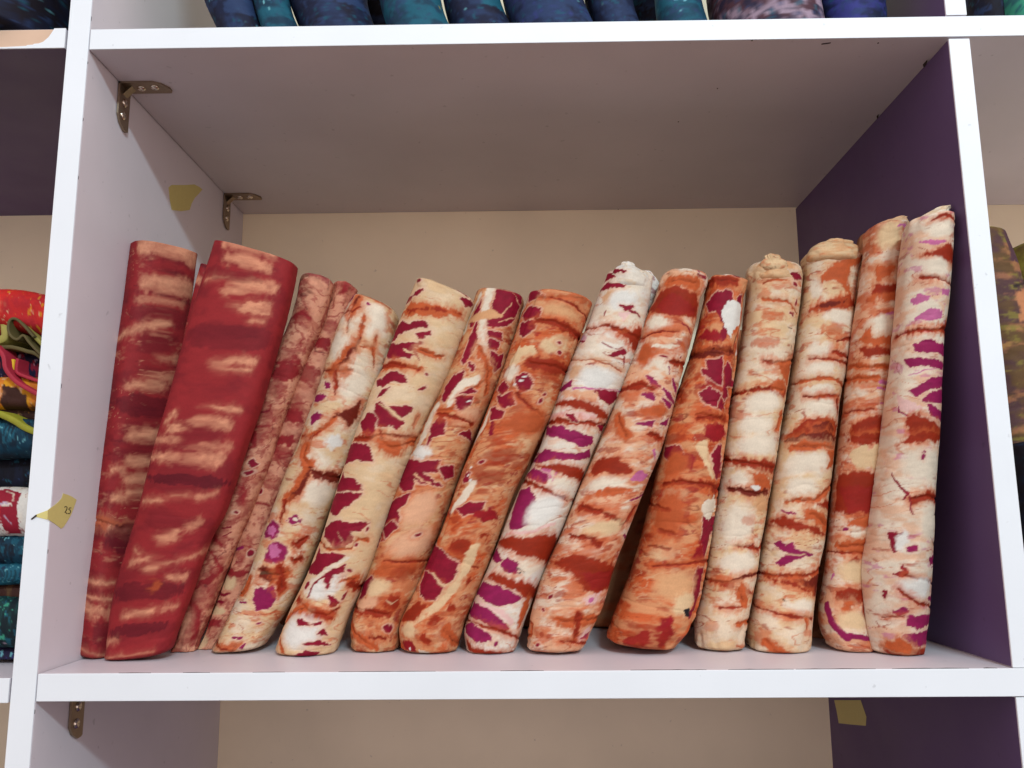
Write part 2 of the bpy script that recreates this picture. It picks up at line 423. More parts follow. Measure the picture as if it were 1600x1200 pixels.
class Roll:
    """a standing roll of cloth; sections are (left x, left y, right x, right y) of its outline seen in the photograph, bottom to top,
    put at depth y0 (m) on a plane leaning back by lean; half depth is depth*half width in front, backdepth behind"""
    def __init__(self, sections, y0, lean=0.04, nexp=2.2, depth=1.0, back=1.6, nu=112, nv=440, cap=10, base=0.0, seed=1, lump=1.0, ends=1.0, turn=0.0, seam=None, pleat=1.0, grow=1.0):
        S = np.array(sections, float)
        Lp, Rp = S[:, :2], S[:, 2:]
        mid = (Lp + Rp) / 2; Lp = mid + (Lp - mid) * grow; Rp = mid + (Rp - mid) * grow
        Cp = (Lp + Rp) / 2
        seg = np.r_[0, np.cumsum(np.linalg.norm(np.diff(Cp, axis=0), axis=1))]
        tt = np.linspace(0, 1, 400)
        # re-parametrise by length
        Lf, Rf = catmull(Lp, tt), catmull(Rp, tt)
        Cf = (Lf + Rf) / 2
        ln = np.r_[0, np.cumsum(np.linalg.norm(np.diff(Cf, axis=0), axis=1))]
        self.length = ln[-1]
        tu = np.interp(np.linspace(0, ln[-1], 400), ln, tt)
        self.Lf, self.Rf = catmull(Lp, tu), catmull(Rp, tu)
        self.Cf = (self.Lf + self.Rf) / 2
        self.af = np.linalg.norm(self.Rf - self.Lf, axis=1) / 2
        self.aref = self.af.mean()
        self.q = np.linspace(0, self.length, 400)
        self.nexp, self.seed, self.y0, self.lean, self.base = nexp, seed, y0, lean, base
        self.depth, self.back, self.nu, self.nv, self.cap = depth, back, nu, nv, cap
        self.turn = turn
        self.lump, self.ends, self.seam, self.pleat = lump, ends, seam, pleat
    def unroll(self, X):
        """photo points -> (p, q) on the unrolled cloth"""
        X = np.atleast_2d(np.asarray(X, float))
        dv = self.Rf - self.Lf; dn = dv / np.linalg.norm(dv, axis=1)[:, None]
        out = []
        for x in X:
            rel = x - self.Cf
            cr = np.abs(rel[:, 0] * dn[:, 1] - rel[:, 1] * dn[:, 0])
            i = int(np.argmin(cr + 0.02 * np.abs((rel * dn).sum(1))))
            # continue beyond the ends
            qq = self.q[i]
            if i == 0 or i == len(self.q) - 1:
                sgn = -1 if i == 0 else 1
                qq += sgn * cr[i]
            u = float((rel[i] * dn[i]).sum() / self.af[i])
            us = np.clip(abs(u), 0, 1.0) ** (self.nexp / 2)
            th = math.copysign(math.asin(min(us, 0.995)), u)
            out.append((th * self.aref, qq))
        return np.array(out)
    def grid(self):
        nu, nv = self.nu, self.nv
        # denser columns in front than behind
        nf = int(nu * 0.74)
        thf = np.linspace(-math.pi / 2 - 0.2, math.pi / 2 + 0.2, nf)
        thb = np.linspace(math.pi / 2 + 0.2, 1.5 * math.pi - 0.2, nu - nf + 2)[1:-1]
        th = np.r_[thf, thb]
        capn = 9
        q_main = np.linspace(0, self.length, nv)
        # 3-D frames
        def plane_pt(px, dy=0.0):
            d = FW[None] + RT[None] * ((px[:, 0] - 800) / FPX)[:, None] - UP[None] * ((px[:, 1] - 600) / FPX)[:, None]
            # Y = y0 + lean*(Z-base)
            t = (self.y0 + dy + self.lean * (CAM[2] - self.base) - CAM[1]) / (d[:, 1] - self.lean * d[:, 2])
            return CAM[None] + d * t[:, None]
        L3, R3 = plane_pt(self.Lf), plane_pt(self.Rf, self.turn)
        C3, E1 = (L3 + R3) / 2, (R3 - L3) / 2
        Ci = np.stack([np.interp(q_main, self.q, C3[:, k]) for k in range(3)], -1)
        Ei = np.stack([np.interp(q_main, self.q, E1[:, k]) for k in range(3)], -1)
        ax = np.gradient(Ci, axis=0); ax /= np.linalg.norm(ax, axis=1)[:, None]
        self.mpp = np.linalg.norm(Ci[-1] - Ci[0]) / self.length
        sc = np.ones(nv); hh = np.zeros(nv); qs = q_main.copy()
        # top cap
        tc = np.linspace(0, math.pi / 2, capn + 1)[1:-1]
        Ci = np.r_[Ci, np.repeat(Ci[-1:], len(tc), 0)]; Ei = np.r_[Ei, np.repeat(Ei[-1:], len(tc), 0)]; ax = np.r_[ax, np.repeat(ax[-1:], len(tc), 0)]
        sc = np.r_[sc, np.cos(tc) ** 0.55]; hh = np.r_[hh, np.sin(tc) * self.cap * self.mpp]; qs = np.r_[qs, self.length + self.cap * 1.4 * np.sin(tc) + self.aref * (1 - np.cos(tc) ** .55) * .6]
        # bottom cap (the foot, tucked under)
        tb = tc[::-1]
        Ci = np.r_[np.repeat(Ci[:1], len(tb), 0), Ci]; Ei = np.r_[np.repeat(Ei[:1], len(tb), 0), Ei]; ax = np.r_[np.repeat(ax[:1], len(tb), 0), ax]
        sc = np.r_[np.cos(tb) ** 0.62, sc]; hh = np.r_[-np.sin(tb) * 11 * self.mpp, hh]; qs = np.r_[-11 * np.sin(tb) - self.aref * (1 - np.cos(tb) ** .5) * .6, qs]
        a3 = np.linalg.norm(Ei, axis=1)
        e1 = Ei / a3[:, None]
        e2 = np.array([0, -1.0, 0])[None] - e1 * (-e1[:, 1])[:, None]
        e2 /= np.linalg.norm(e2, axis=1)[:, None]
        TH, Q = np.meshgrid(th, qs)
        s, c = np.sin(TH), np.cos(TH)
        ex = 2.0 / self.nexp
        cx = np.sign(s) * np.abs(s) ** ex
        cy = np.sign(c) * np.abs(c) ** ex
        P = TH.copy(); P[P > math.pi] -= 2 * math.pi
        Pp = P * self.aref
        sd = self.seed * 101
        # lumps and creases (in metres); the noise is wrapped round the roll by using cos/sin
        nx, ny = np.cos(TH) * 1.0, np.sin(TH) * 1.0
        def wn(fu, fq, k, o=2):
            return 0.5 * (fbm(nx * fu + 5 * k, Q * fq, sd + k, o) + fbm(ny * fu - 3 * k, Q * fq + 7.7, sd + k + 50, o))
        lump = 0.0032 * self.lump * wn(1.0, 1 / 110.0, 1) + 0.0004 * self.lump * wn(2.2, 1 / 30.0, 2)
        rid = 1 - np.abs(wn(1.1, 1 / 24.0, 3) * 2.2)
        rid2 = 1 - np.abs(fbm(Pp / 26 + Q / 90, Q / 11 - Pp / 60, sd + 9, 2) * 2.0)
        lump += -0.0008 * self.lump * np.clip(rid, 0, 1) ** 7 * sstep(-.2, .3, wn(.9, 1 / 90.0, 14)) - 0.00015 * self.lump * np.clip(rid2, 0, 1) ** 6
        near = np.exp(-np.clip(Q, 0, None) / 34.0) + np.exp(-np.clip(self.length - Q, 0, None) / 26.0)
        gath = self.pleat * np.sin(TH * 7 + 5 * wn(1.5, 1 / 30.0, 5)) * 0.35 + wn(5.0, 1 / 16.0, 6, 3)
        lump += self.ends * near * (0.0013 * gath + 0.0020 * wn(1.6, 1 / 25.0, 7))
        # the outer edge of the cloth: one thread-thick step running up the roll
        if self.seam is not None:
            sq = self.unroll(self.seam); o_ = np.argsort(sq[:, 1]); sq = sq[o_]
            seam = np.interp(Q, sq[:, 1], sq[:, 0] / self.aref)
            band = sstep(sq[0, 1] - 8, sq[0, 1] + 8, Q) * (1 - sstep(sq[-1, 1] - 30, sq[-1, 1] + 10, Q))
            THs = np.where(TH > math.pi, TH - 2 * math.pi, TH)
            lump += 0.0024 * band * sstep(-.03, .03, THs - seam) * np.clip(1 - (THs - seam) / 1.4, 0, 1)
        A = a3[:, None] * sc[:, None]
        dep = np.where(c >= 0, self.depth, self.back)
        B = a3[:, None] * dep * (0.25 + 0.75 * sc[:, None])* (sc[:, None] ** .5)
        rx = A * cx + lump * s * sc[:, None]
        ry = B * cy + lump * c * sc[:, None]
        lift = (hh[:, None] + self.ends * near * 0.0022 * wn(1.2, 0.01, 8) * (Q > self.length * .5))
        V = Ci[:, None, :] + e1[:, None, :] * rx[..., None] + e2[:, None, :] * ry[..., None] + ax[:, None, :] * lift[..., None]
        self.N = e1[:, None, :] * s[..., None] + e2[:, None, :] * c[..., None]
        self.sc = sc
        # the foot rests on the board
        z = V[..., 2] - self.base
        foot = Q < 60
        k = 0.0035
        zs = np.where(z < 4 * k, k * np.log1p(np.exp(np.clip(z / k, -30, 30))), z)
        wgt = np.exp(-(np.clip(Q, 0, None) / 30.0) ** 2)
        zt = zs - k * 0.69 * wgt
        V[..., 2] = self.base + 0.0006 + np.where(foot, np.maximum(zt, 0), np.maximum(z, 0))
        self.V, self.P, self.Qg = V, Pp, Q
        return V

def hatfield(p, q, seed, amp=2.4):
    wp = amp * fbm(p / 15, q / 15, seed + 1, 2) + 0.9 * noise(p / 4.0, q / 4.0, seed + 2)
    wq = amp * fbm(p / 15 + 31, q / 15, seed + 3, 2) + 0.9 * noise(p / 4.0 + 9, q / 4.0, seed + 4)
    return p + wp, q + wq

def seg_dist(p, q, pts, ws):
    best = np.full(p.shape, 1e9)
    for (a, b, wa, wb) in zip(pts[:-1], pts[1:], ws[:-1], ws[1:]):
        ab = b - a; L2 = (ab ** 2).sum() + 1e-9
        t = np.clip(((p - a[0]) * ab[0] + (q - a[1]) * ab[1]) / L2, 0, 1)
        d = np.hypot(p - a[0] - t * ab[0], q - a[1] - t * ab[1]) - 0.5 * (wa + (wb - wa) * t)
        best = np.minimum(best, d)
    return best

def poly_sdf(p, q, pts):
    n = len(pts); d = np.full(p.shape, 1e18); inside = np.zeros(p.shape, bool)
    for i in range(n):
        a, b = pts[i], pts[i - 1]
        e = b - a
        wx, wy = p - a[0], q - a[1]
        t = np.clip((wx * e[0] + wy * e[1]) / ((e ** 2).sum() + 1e-9), 0, 1)
        d = np.minimum(d, (wx - e[0] * t) ** 2 + (wy - e[1] * t) ** 2)
        cnd = ((a[1] > q) != (b[1] > q))
        xi = a[0] + (q - a[1]) * (b[0] - a[0]) / (b[1] - a[1] + 1e-12)
        inside ^= cnd & (p < xi)
    return np.where(inside, -1, 1) * np.sqrt(d)

def paint(roll, base, layers, feats, seed, veins=()):
    rim = 1.0 if base in 'to' else 0.25
    p, q = roll.P, roll.Qg
    col = np.empty(p.shape + (3,)); col[:] = PALL[base]
    def over(c, a):
        nonlocal col
        col = col + (c - col) * a[..., None]
    # clouded ground: (colour, scale across, scale along, threshold, softness, alpha)
    for i, (c, sp, sq, th, so, al) in enumerate(layers):
        n = fbm(p / sp, q / sq, seed * 7 + i * 13, 4, 0.6)
        over(PALL[c], al * sstep(th - so, th + so, n))
    pinch = np.zeros(p.shape) - 0.0; crease = []
    wp, wq = hatfield(p, q, seed * 3)
    for i, (c, sp, sq, wd, al) in enumerate(veins):               # crackle: thin veins where the wax broke
        n = np.abs(fbm(wp / sp + q / (sq * 3), wq / sq - p / (sp * 1.6), seed * 11 + i * 17, 2, .4))
        gate = sstep(-0.15, 0.25, fbm(p / 40, q / 40, seed * 13 + i, 2))
        over(PALL[c], al * gate * (1 - sstep(wd * .3, wd, n)))
    fr = fbm(p / 5.0, q / 18.0, seed * 5 + 77, 3, .6)            # fringe that runs along the roll
    fr2 = fbm(p / 7.0, q / 7.0, seed * 5 + 99, 4, .62)
    ser = noise(p / 2.6, q / 2.6, seed * 5 + 200)
    tone = fbm(p / 12.0, q / 8.0, seed * 5 + 111, 4, 0.6)
    for line in feats.strip().splitlines():
        line = line.strip()
        if not line: continue
        head, body = line.split('|')
        h = head.split()
        cx, cy, cs = CROPS[h[0]]
        kind = h[1]; ck = h[2][0]; al = float(h[2][1:] or 1)
        c = PALL[ck]
        for chunk in body.split(';'):
            nums = [tuple(float(v) for v in w.split(',')) for w in chunk.split()]
            if not nums: continue
            if kind == 's':
                px = np.array([(cx + n[0] / cs, cy + n[1] / cs) for n in nums])
                ws = np.array([n[2] / cs for n in nums]) * (1.35 if ck in 'rdo' else 1.0)
                pq = roll.unroll(px)
                # run a band on round the side when it reaches the outline
                for e, o_ in ((0, 1), (-1, -2)):
                    if abs(pq[e, 0]) > roll.aref * 1.0 and len(pq) > 1 and ck in 'oRrdyzqxkp':
                        stp = np.array([math.copysign(roll.aref * .7, pq[e, 0]), (pq[e, 1] - pq[o_, 1]) * .3])
                        if e == 0: pq = np.r_[[pq[0] + stp], pq]; ws = np.r_[ws[:1] * .7, ws]
                        else: pq = np.r_[pq, [pq[-1] + stp]]; ws = np.r_[ws, ws[-1:] * .7]
                d = seg_dist(wp, wq, pq, ws)
                if ck in 'rdo':                                   # the cloth was tied here: a pinched crease with a dark line in it
                    dc = seg_dist(wp, wq + 1.5 * fr2, pq, ws * 0)
                    g = np.clip(0.5 + 1.2 * tone, 0, 1)
                    pinch = np.maximum(pinch, min(1.0, .35 + ws.mean() / 14.0) * (np.exp(-(dc / 2.6) ** 2) - 0.35 * np.exp(-((dc - 9) / 5.0) ** 2)))
                    crease.append((al * 0.6 * g * (1 - sstep(0.2, 1.3, dc))))
                wm = ws.mean()
                if ck in 'yzRq':
                    soft = min(1.5 + wm * 0.38, 7.0)
                    d = d + fr2 * min(.5 * wm, 5.0) + fr * min(.3 * wm, 3.0)
                elif ck in 'ordxps':
                    soft = min(0.8 + wm * 0.13, 2.6)
                    d = d + ser * min(.12 * wm, .9) + (fr * min(0.36 * wm, 3.4)) + fr2 * min(.4 * wm, 4.0)
                elif ck in 'wWctk':
                    soft = 1.6; d = d + fr2 * min(.3 * wm, 3.0)
                else:
                    soft = 0.8; d = d + fr2 * min(.2 * wm, 1.6)
            elif kind == 'p':
                pq = roll.unroll([(cx + n[0] / cs, cy + n[1] / cs) for n in nums])
                d = poly_sdf(wp, wq, pq)
                if ck in 'ordRqxyzps':
                    soft = 2.0; d = d + fr * 2.8 + fr2 * 3.6 + ser * .9
                else:
                    soft = 0.7; d = d - 1.3 + fr2 * 1.6 + ser * 0.9
            else:
                (ex, ey), rr = nums[0], nums[1]
                ctr = roll.unroll([(cx + ex / cs, cy + ey / cs)])[0]
                rx, ry = rr[0] / cs, rr[1] / cs
                k = np.hypot((wp - ctr[0]) / rx, (wq - ctr[1]) / ry)
                d = (k - 1) * min(rx, ry)
                if min(rx, ry) > 6 or ck in 'oryz':
                    soft = 0.35 * min(rx, ry); d = d + fr * 3.0 + fr2 * 4.0
                    if ck not in 'wWctkpyzors': soft *= .4
                else:
                    soft = 0.8; d = d + fr2 * 0.8
            a = al * (1 - sstep(-soft, soft, d))
            if ck in 'yz':                                         # pale resist glows out into the red
                over(0.55 * PALL['R'] + 0.45 * c, 0.55 * al * (1 - sstep(-2.0, 11.0, d + 3 * fr2)))
                a = a * np.clip(0.82 + 0.5 * tone + 0.3 * fr, 0, 1)
            if ck in 'mv' and kind in 'pe':                       # wax left a pale line round each motif
                halo = 0.55 * al * (1 - sstep(1.0, 3.4, d))
                over(PALL['o'], 0.35 * al * (1 - sstep(3.0, 7.5, d + 3 * fr2)) * rim)
                over(0.5 * (PALL['c'] + PALL['k']), halo * (a < 1))
            cc = c
            if ck in 'rdo' and kind in 'sp':                      # dye creeping out along the threads
                hal = 0.6 * al * (1 - sstep(-1.0, 12.0, d + 4 * fr2 + 3 * fr))
                over(PALL['o'] if ck in 'rd' else 0.5 * (PALL['o'] + PALL['c']), hal)
            if ck in 'or':                                        # dye pools darker in the middle of a band
                core = np.clip(-d / 9.0, 0, 1) * 0.45 + np.clip(tone, -1, 1) * 0.35
                cc = c * (1 - 0.40 * np.clip(core, -.6, 1) - 0.20 * np.exp(-(d / 1.6) ** 2))[..., None]
            elif ck in 'RqyzxmvV':
                cc = c * (1 + 0.16 * tone)[..., None]
            over(cc, a)
            if crease:
                over(PALL['d'] * .8, crease.pop())
    roll.pinch = pinch
    col *= (1 + 0.05 * tone)[..., None]
    return np.clip(col * 0.82, 0.002, 0.95)

def roll_mesh(name, roll, col, mat, origin):
    V = roll.V; nr, nc = V.shape[:2]
    verts = V.reshape(-1, 3)
    bot, top = V[0].mean(0), V[-1].mean(0)
    verts = np.r_[verts, [bot, top]] - np.array(origin)[None]
    c4 = np.ones((len(verts), 4), np.float32)
    c4[:-2, :3] = col.reshape(-1, 3); c4[-2, :3] = col[0].mean(0); c4[-1, :3] = col[-1].mean(0)
    uvv = np.stack([roll.P.ravel(), roll.Qg.ravel()], -1)
    uvv = np.r_[uvv, [[0, uvv[:, 1].min()], [0, uvv[:, 1].max()]]]
    i, j = np.meshgrid(np.arange(nr - 1), np.arange(nc), indexing='ij')
    j2 = (j + 1) % nc
    quads = np.stack([i * nc + j, i * nc + j2, (i + 1) * nc + j2, (i + 1) * nc + j], -1).reshape(-1, 4)
    k = np.arange(nc); k2 = (k + 1) % nc
    nb = nr * nc
    tb = np.stack([np.full(nc, nb), k2, k], -1)
    tt = np.stack([np.full(nc, nb + 1), (nr - 1) * nc + k, (nr - 1) * nc + k2], -1)
    loops = np.r_[quads.ravel(), tb.ravel(), tt.ravel()].astype(np.int32)
    starts = np.r_[np.arange(len(quads)) * 4, len(quads) * 4 + np.arange(2 * nc) * 3].astype(np.int32)
    me = bpy.data.meshes.new(name)
    me.vertices.add(len(verts)); me.vertices.foreach_set('co', verts.astype(np.float32).ravel())
    me.loops.add(len(loops)); me.loops.foreach_set('vertex_index', loops)
    me.polygons.add(len(starts)); me.polygons.foreach_set('loop_start', starts)
    me.update(calc_edges=True)
    me.polygons.foreach_set('use_smooth', np.ones(len(starts), bool))
    at = me.attributes.new('dye', 'FLOAT_COLOR', 'POINT'); at.data.foreach_set('color', c4.ravel())
    uvl = me.uv_layers.new(name='unrolled')
    uvl.data.foreach_set('uv', uvv[loops].astype(np.float32).ravel())
    me.validate()
    o = link(name, me, mat)
    o.location = origin
    return o

def make_roll(name, sections, ground, layers, feats, label, cat, group, seed, y0, mat=None, veins=(), parent=None, **kw):
    r = Roll(sections, y0, seed=seed, **kw)
    V = r.grid()
    col = paint(r, ground, layers, feats, seed, veins)
    sl = np.clip(np.minimum(r.Qg / 12.0, (r.length - r.Qg) / 12.0), 0, 1)
    V -= r.N * (0.0017 * r.pinch * sl)[..., None]
    b = V[0].mean(0)
    o = roll_mesh(name, r, col, mat or M_CLOTH, (b[0], b[1], r.base))
    if parent is not None:
        o.parent = parent
        o.matrix_parent_inverse = Matrix.Translation(-Vector(parent.location))
        return o
    return tag(o, label, cat, group)

def tuck(parent, sections, ground, layers, feats, seed, y0, **kw):
    """the loose end of the cloth pushed in or twisted at the top of a roll"""
    kw = dict(dict(nu=64, nv=60, cap=6, ends=1.0, lump=1.0, lean=0.0, base=0.1, depth=.8, back=.9, pleat=0.0), **kw)
    return make_roll('tucked_end', sections, ground, layers, feats, None, None, None, seed, y0, parent=parent, **kw)

GR = 'tie-dyed cloth rolls leaning in a row on the shelf'
RED_L = [('q', 60, 30, 0.12, 0.28, .5), ('z', 30, 12, 0.45, 0.25, .4)]
PINK_L = [('R', 24, 20, 0.02, 0.22, .75), ('z', 14, 8, 0.1, 0.3, .5), ('R', 7, 6, 0.3, 0.15, .6)]
CREAM_L = [('w', 34, 22, 0.0, 0.3, .7), ('t', 30, 16, 0.3, 0.25, .4), ('o', 28, 12, 0.3, 0.16, .65), ('r', 28, 11, 0.48, 0.12, .65)]
ORANGE_L = [('o', 26, 16, -0.05, 0.3, .6), ('c', 18, 9, 0.3, 0.25, .6), ('r', 22, 10, 0.3, 0.16, .65), ('x', 20, 14, 0.42, 0.08, .7)]
VC = (('o', 70, 17, .05, .6), ('r', 90, 24, .022, .75))
VO = (('r', 70, 16, .05, .6), ('d', 90, 30, .018, .6), ('c', 34, 14, .05, .4))
VR = (('q', 80, 16, .05, .55), ('z', 60, 12, .035, .55))
VP = (('R', 24, 14, .14, .7), ('q', 40, 20, .03, .6))
PEACH_L = [('w', 28, 14, 0.1, 0.25, .8), ('o', 30, 14, 0.12, 0.22, .75), ('r', 26, 11, 0.36, 0.12, .65)]

# 1, folded red cloth against the left panel
roll_1 = make_roll('folded_cloth', [(131, 1020, 205, 1012), (147, 850, 228, 850), (160, 720, 249, 722), (172, 630, 266, 640), (186, 530, 284, 545), (207, 379, 305, 402)],
 'R', RED_L, '''
A s z | 320,100,90 450,90,100 590,170,80
A s R | 330,190,40 480,220,40 600,260,30
A s z | 330,300,70 450,310,80 590,340,70
A s q.8 | 400,365,10 570,410,14
A s z.6 | 300,390,30 520,410,36
A e q.45 | 400,480 180,50
A s z | 230,575,26 330,530,46 420,510,26
A s z.7 | 420,700,20 490,700,34
A s z.8 | 350,790,16 460,800,36
A s z | 230,840,34 400,840,46
A e q.7 | 330,950 190,60
A s z | 240,1110,46 420,1100,56
B s z | 240,80,40 350,90,50
B s z | 150,120,26 200,130,26 ; 220,170,40 340,170,50 ; 150,270,36 200,270,26 ; 220,240,30 330,240,30
B s o.5 | 110,400,50 200,430,50
B s z | 130,430,26 210,440,20
B e q.8 | 250,480 150,80
B s z | 70,715,20 140,712,15 ; 60,800,18 140,800,14 ; 50,860,40 150,880,36
B s z.6 | 40,1080,14 120,1090,14
B e q.5 | 90,980 90,60
''', 'dark red cloth folded flat against the left panel, leftmost in the row', 'folded cloth', GR, 1, 0.0705, veins=VR, lean=0.088, turn=0.055, nexp=2.9, depth=.55, back=.8, cap=3, lump=.55, ends=.35)

# 2, wide folded red cloth
make_roll('folded_cloth', [(166, 1024, 268, 1008), (183, 922, 301, 918), (205, 846, 326, 846), (224, 785, 350, 800), (245, 700, 382, 702), (270, 612, 412, 615), (300, 500, 441, 512), (338, 381, 463, 417)],
 'R', [('q', 70, 30, 0.1, 0.3, .4)], '''
A s z | 840,100,50 1000,120,60 1080,170,40
A s z | 840,180,30 950,200,50 1050,240,46
A s z.8 | 720,290,10 850,280,14
A s z | 840,360,30 960,330,60 1080,340,56
A s R | 840,385,10 960,375,12 1070,400,14
A p z | 900,440 960,410 1070,420 1060,480 920,470
A s z.8 | 970,510,20 1030,510,20
A e q.5 | 900,600 250,70
A e q.4 | 800,260 150,30
A s z | 820,740,16 880,720,36 980,720,40 ; 830,770,12 960,770,18
A s z | 770,960,12 860,970,26 910,980,16 ; 520,1030,26 560,1000,36
A e z | 560,1080 40,22
A s z | 690,1040,30 800,1040,60 840,1060,46
A s z.8 | 440,1130,26 580,1130,26
A s z.7 | 720,1170,36 850,1170,36
B s z | 440,50,30 560,60,40
B s z.9 | 680,70,50 800,60,70
B e q.9 | 640,180 260,30
B s z | 390,285,18 500,285,12
B s z.7 | 560,265,14 620,260,12
B s z.8 | 690,270,24 780,240,18
B s z | 540,480,50 570,450,26
B s z.7 | 640,430,50 690,400,46
B s z | 350,540,10 375,570,10 ; 330,610,22 420,600,18 ; 420,640,22 470,640,18
B s z.7 | 520,610,14 680,560,26
B s z | 540,690,26 610,690,34
B e q.7 | 420,760 220,50
B e o.6 | 460,740 20,36
B s z | 290,890,20 430,870,36
B s z.6 | 500,850,34 560,840,26
B s z.7 | 190,1030,30 250,1010,24
B e q.8 | 380,960 200,34
B s z.6 | 170,1110,10 280,1090,14 450,1070,10
''', 'wide dark red folded cloth with pale streaks, second in the row from the left panel', 'folded cloth', GR, 3, 0.072, nexp=3.0, depth=.45, back=.6, cap=3, lump=.5, ends=.3)

# 3 and 4, two thin pink-red rolls
roll_4 = make_roll('cloth_roll', [(271, 1012, 306, 1014), (302, 916, 341, 920), (339, 817, 382, 817), (378, 709, 425, 712), (400, 652, 446, 650), (430, 566, 474, 574), (458, 495, 503, 510), (474, 434, 521, 446)],
 'y', PINK_L, '''
C p m.8 | 230,80 340,60 370,130 360,200 290,140 240,140
C s b.8 | 190,190,24 240,130,30
C e y | 320,180 50,26
C s R | 130,400,30 230,360,44 260,390,26
C s R | 60,640,30 180,640,50
C p R | 20,720 120,640 190,650 150,740 60,740
C s m | 250,60,20 350,70,24
A p R | 1110,760 1180,720 1200,780 1130,830 1100,820
A e R | 1010,830 40,26
A p R | 900,1100 960,1060 1000,1100 980,1170
A s R | 960,1060,20 1050,1060,16
A s m | 1010,985,6 1050,975,8
B s R | 890,50,16 960,0,16
B p m | 945,90 970,75 990,95 965,105
B e m | 952,135 22,10
B s R | 880,200,24 930,240,36 900,300,36 870,280,20
B e y | 870,340 40,26
B e m | 876,343 10,7
B s m | 800,430,10 850,425,10 ; 805,470,10 845,455,10
B s R | 740,460,24 800,520,26
B s R | 730,540,16 790,650,26 700,720,16
B p R | 660,760 700,700 790,640 740,720
B s R | 620,800,26 680,880,36 650,1000,36
B s m | 565,960,10 580,920,8 ; 560,1005,14 575,990,12 ; 585,900,6 590,890,6
B e y | 600,930 30,56
''', 'thin pink and red roll beside the wide red cloth, with a dark red top', 'cloth roll', GR, 4, 0.120, veins=VP, cap=9, ends=1.8, nu=80, back=1.8)

roll_5 = make_roll('cloth_roll', [(308, 1015, 336, 1012), (340, 940, 372, 944), (383, 822, 418, 826), (424, 716, 458, 724), (448, 650, 484, 664), (475, 574, 512, 582), (503, 512, 534, 520), (522, 450, 557, 456)],
 'y', PINK_L, '''
C s R | 470,180,30 440,250,24
C s b.6 | 440,130,24 510,170,30
C p R | 280,500 340,480 380,500 350,560 270,550
C e R.8 | 230,700 70,56
C s y | 180,800,34 250,830,26
C p R | 110,920 220,910 220,990 100,990
C s y | 90,1020,50 170,1040,44
C p R | 60,1070 170,1060 150,1130 50,1120
B e R.6 | 1110,30 60,40
B e m | 1000,175 18,20
B e m | 990,235 22,16
B s R | 950,290,12 1050,310,16
B s v | 860,540,20 900,535,20
B s m | 870,605,6 900,605,6
B e m | 950,565 20,20
B p R | 790,680 810,650 930,660 910,690
B e c | 820,720 60,36
B s m | 760,770,12 800,785,16 840,775,10 ; 735,830,14 800,820,14
B s c | 730,870,44 800,870,36
B p R | 690,920 800,900 780,950 680,960
B e c.8 | 680,1040 40,46
''', 'thin pink roll with cream patches at its foot, left of the orange-veined cream roll', 'cloth roll', GR, 5, 0.135, veins=VP, cap=8, ends=1.8, nu=72, back=1.8)

# 5
make_roll('cloth_roll', [(335, 1010, 414, 1002), (372, 938, 447, 952), (391, 898, 472, 906), (423, 805, 505, 822), (461, 708, 545, 722), (497, 613, 578, 634), (525, 524, 607, 562), (550, 468, 622, 500)],
 'c', CREAM_L, '''
C e w | 560,400 150,90
C e w | 460,560 90,90
C e w | 520,760 110,110
C e w | 640,400 80,80
C p v | 490,290 510,240 545,230 520,280
C s o.8 | 560,270,44 540,340,44 500,420,10 490,480,4
C s d | 560,270,12 540,310,16 500,380,6
C s r | 440,365,4 520,365,7 570,340,7
C s o | 600,400,10 580,480,14 540,560,18 480,620,22 420,690,26
C s d | 575,520,7 520,600,12 480,650,12 400,700,30
C s r | 345,695,5 470,700,16
C s r | 425,700,18 430,780,18 425,840,5
C s o | 570,570,9 650,570,18 660,500,5 ; 640,580,16 640,680,4
C s o.6 | 480,720,36 520,700,26
C s r.7 | 630,230,14 700,280,18 745,330,14
C s o.7 | 580,220,18 690,290,26
C e v | 618,322 10,10
C p v | 300,835 370,840 350,865 320,880 300,860
C p v | 360,770 385,775 390,800 370,805
C p v | 280,960 320,940 360,960 340,980 280,1005
C s o | 430,960,16 350,1030,18 270,1080,26
C p d | 400,960 500,920 560,860 540,960 490,1020 470,970
C p r | 200,1050 270,1075 350,1040 300,1090 270,1170 240,1190 240,1090
C e W | 420,1100 50,40
D e w | 310,230 90,90
D e w | 280,80 80,50
D s o | 230,0,44 220,60,34 260,100,34 180,230,34 130,270,26
D s d | 380,160,44 290,150,26 270,120,14 200,230,14 150,280,26
D s r | 130,290,26 110,350,18 105,410,4
D e v | 50,440 50,50
D e V | 50,445 30,25
D e v | 80,560 55,60
D e V | 66,545 28,34
D e v | 190,380 25,22
D e w | 190,380 12,10
D s r | 190,510,40 230,480,34
D s r | 200,590,24 170,600,30
D s d | 0,650,34 60,680,50 120,660,50
D s r | 110,680,40 90,760,26
D s b | 0,660,14 100,670,20
B p v | 1000,750 1040,730 1050,750 1090,730 1100,800 1060,850 1010,860 990,800
B s r | 1130,640,34 1130,740,34
B s o | 960,700,40 930,760,50 890,780,26
B s o.8 | 750,1020,10 840,1040,24 900,1030,36 880,1080,18
B s r | 760,1025,6 850,1045,8
B p v | 880,990 930,995 900,1005
B p v | 920,1040 940,1025 935,1045
B e v | 1015,925 14,8
B s v | 910,820,10 950,815,12
''', 'cream roll crackled with orange veins, right of the two thin pink rolls', 'cloth roll', GR, 6, 0.118, veins=VC, cap=12)

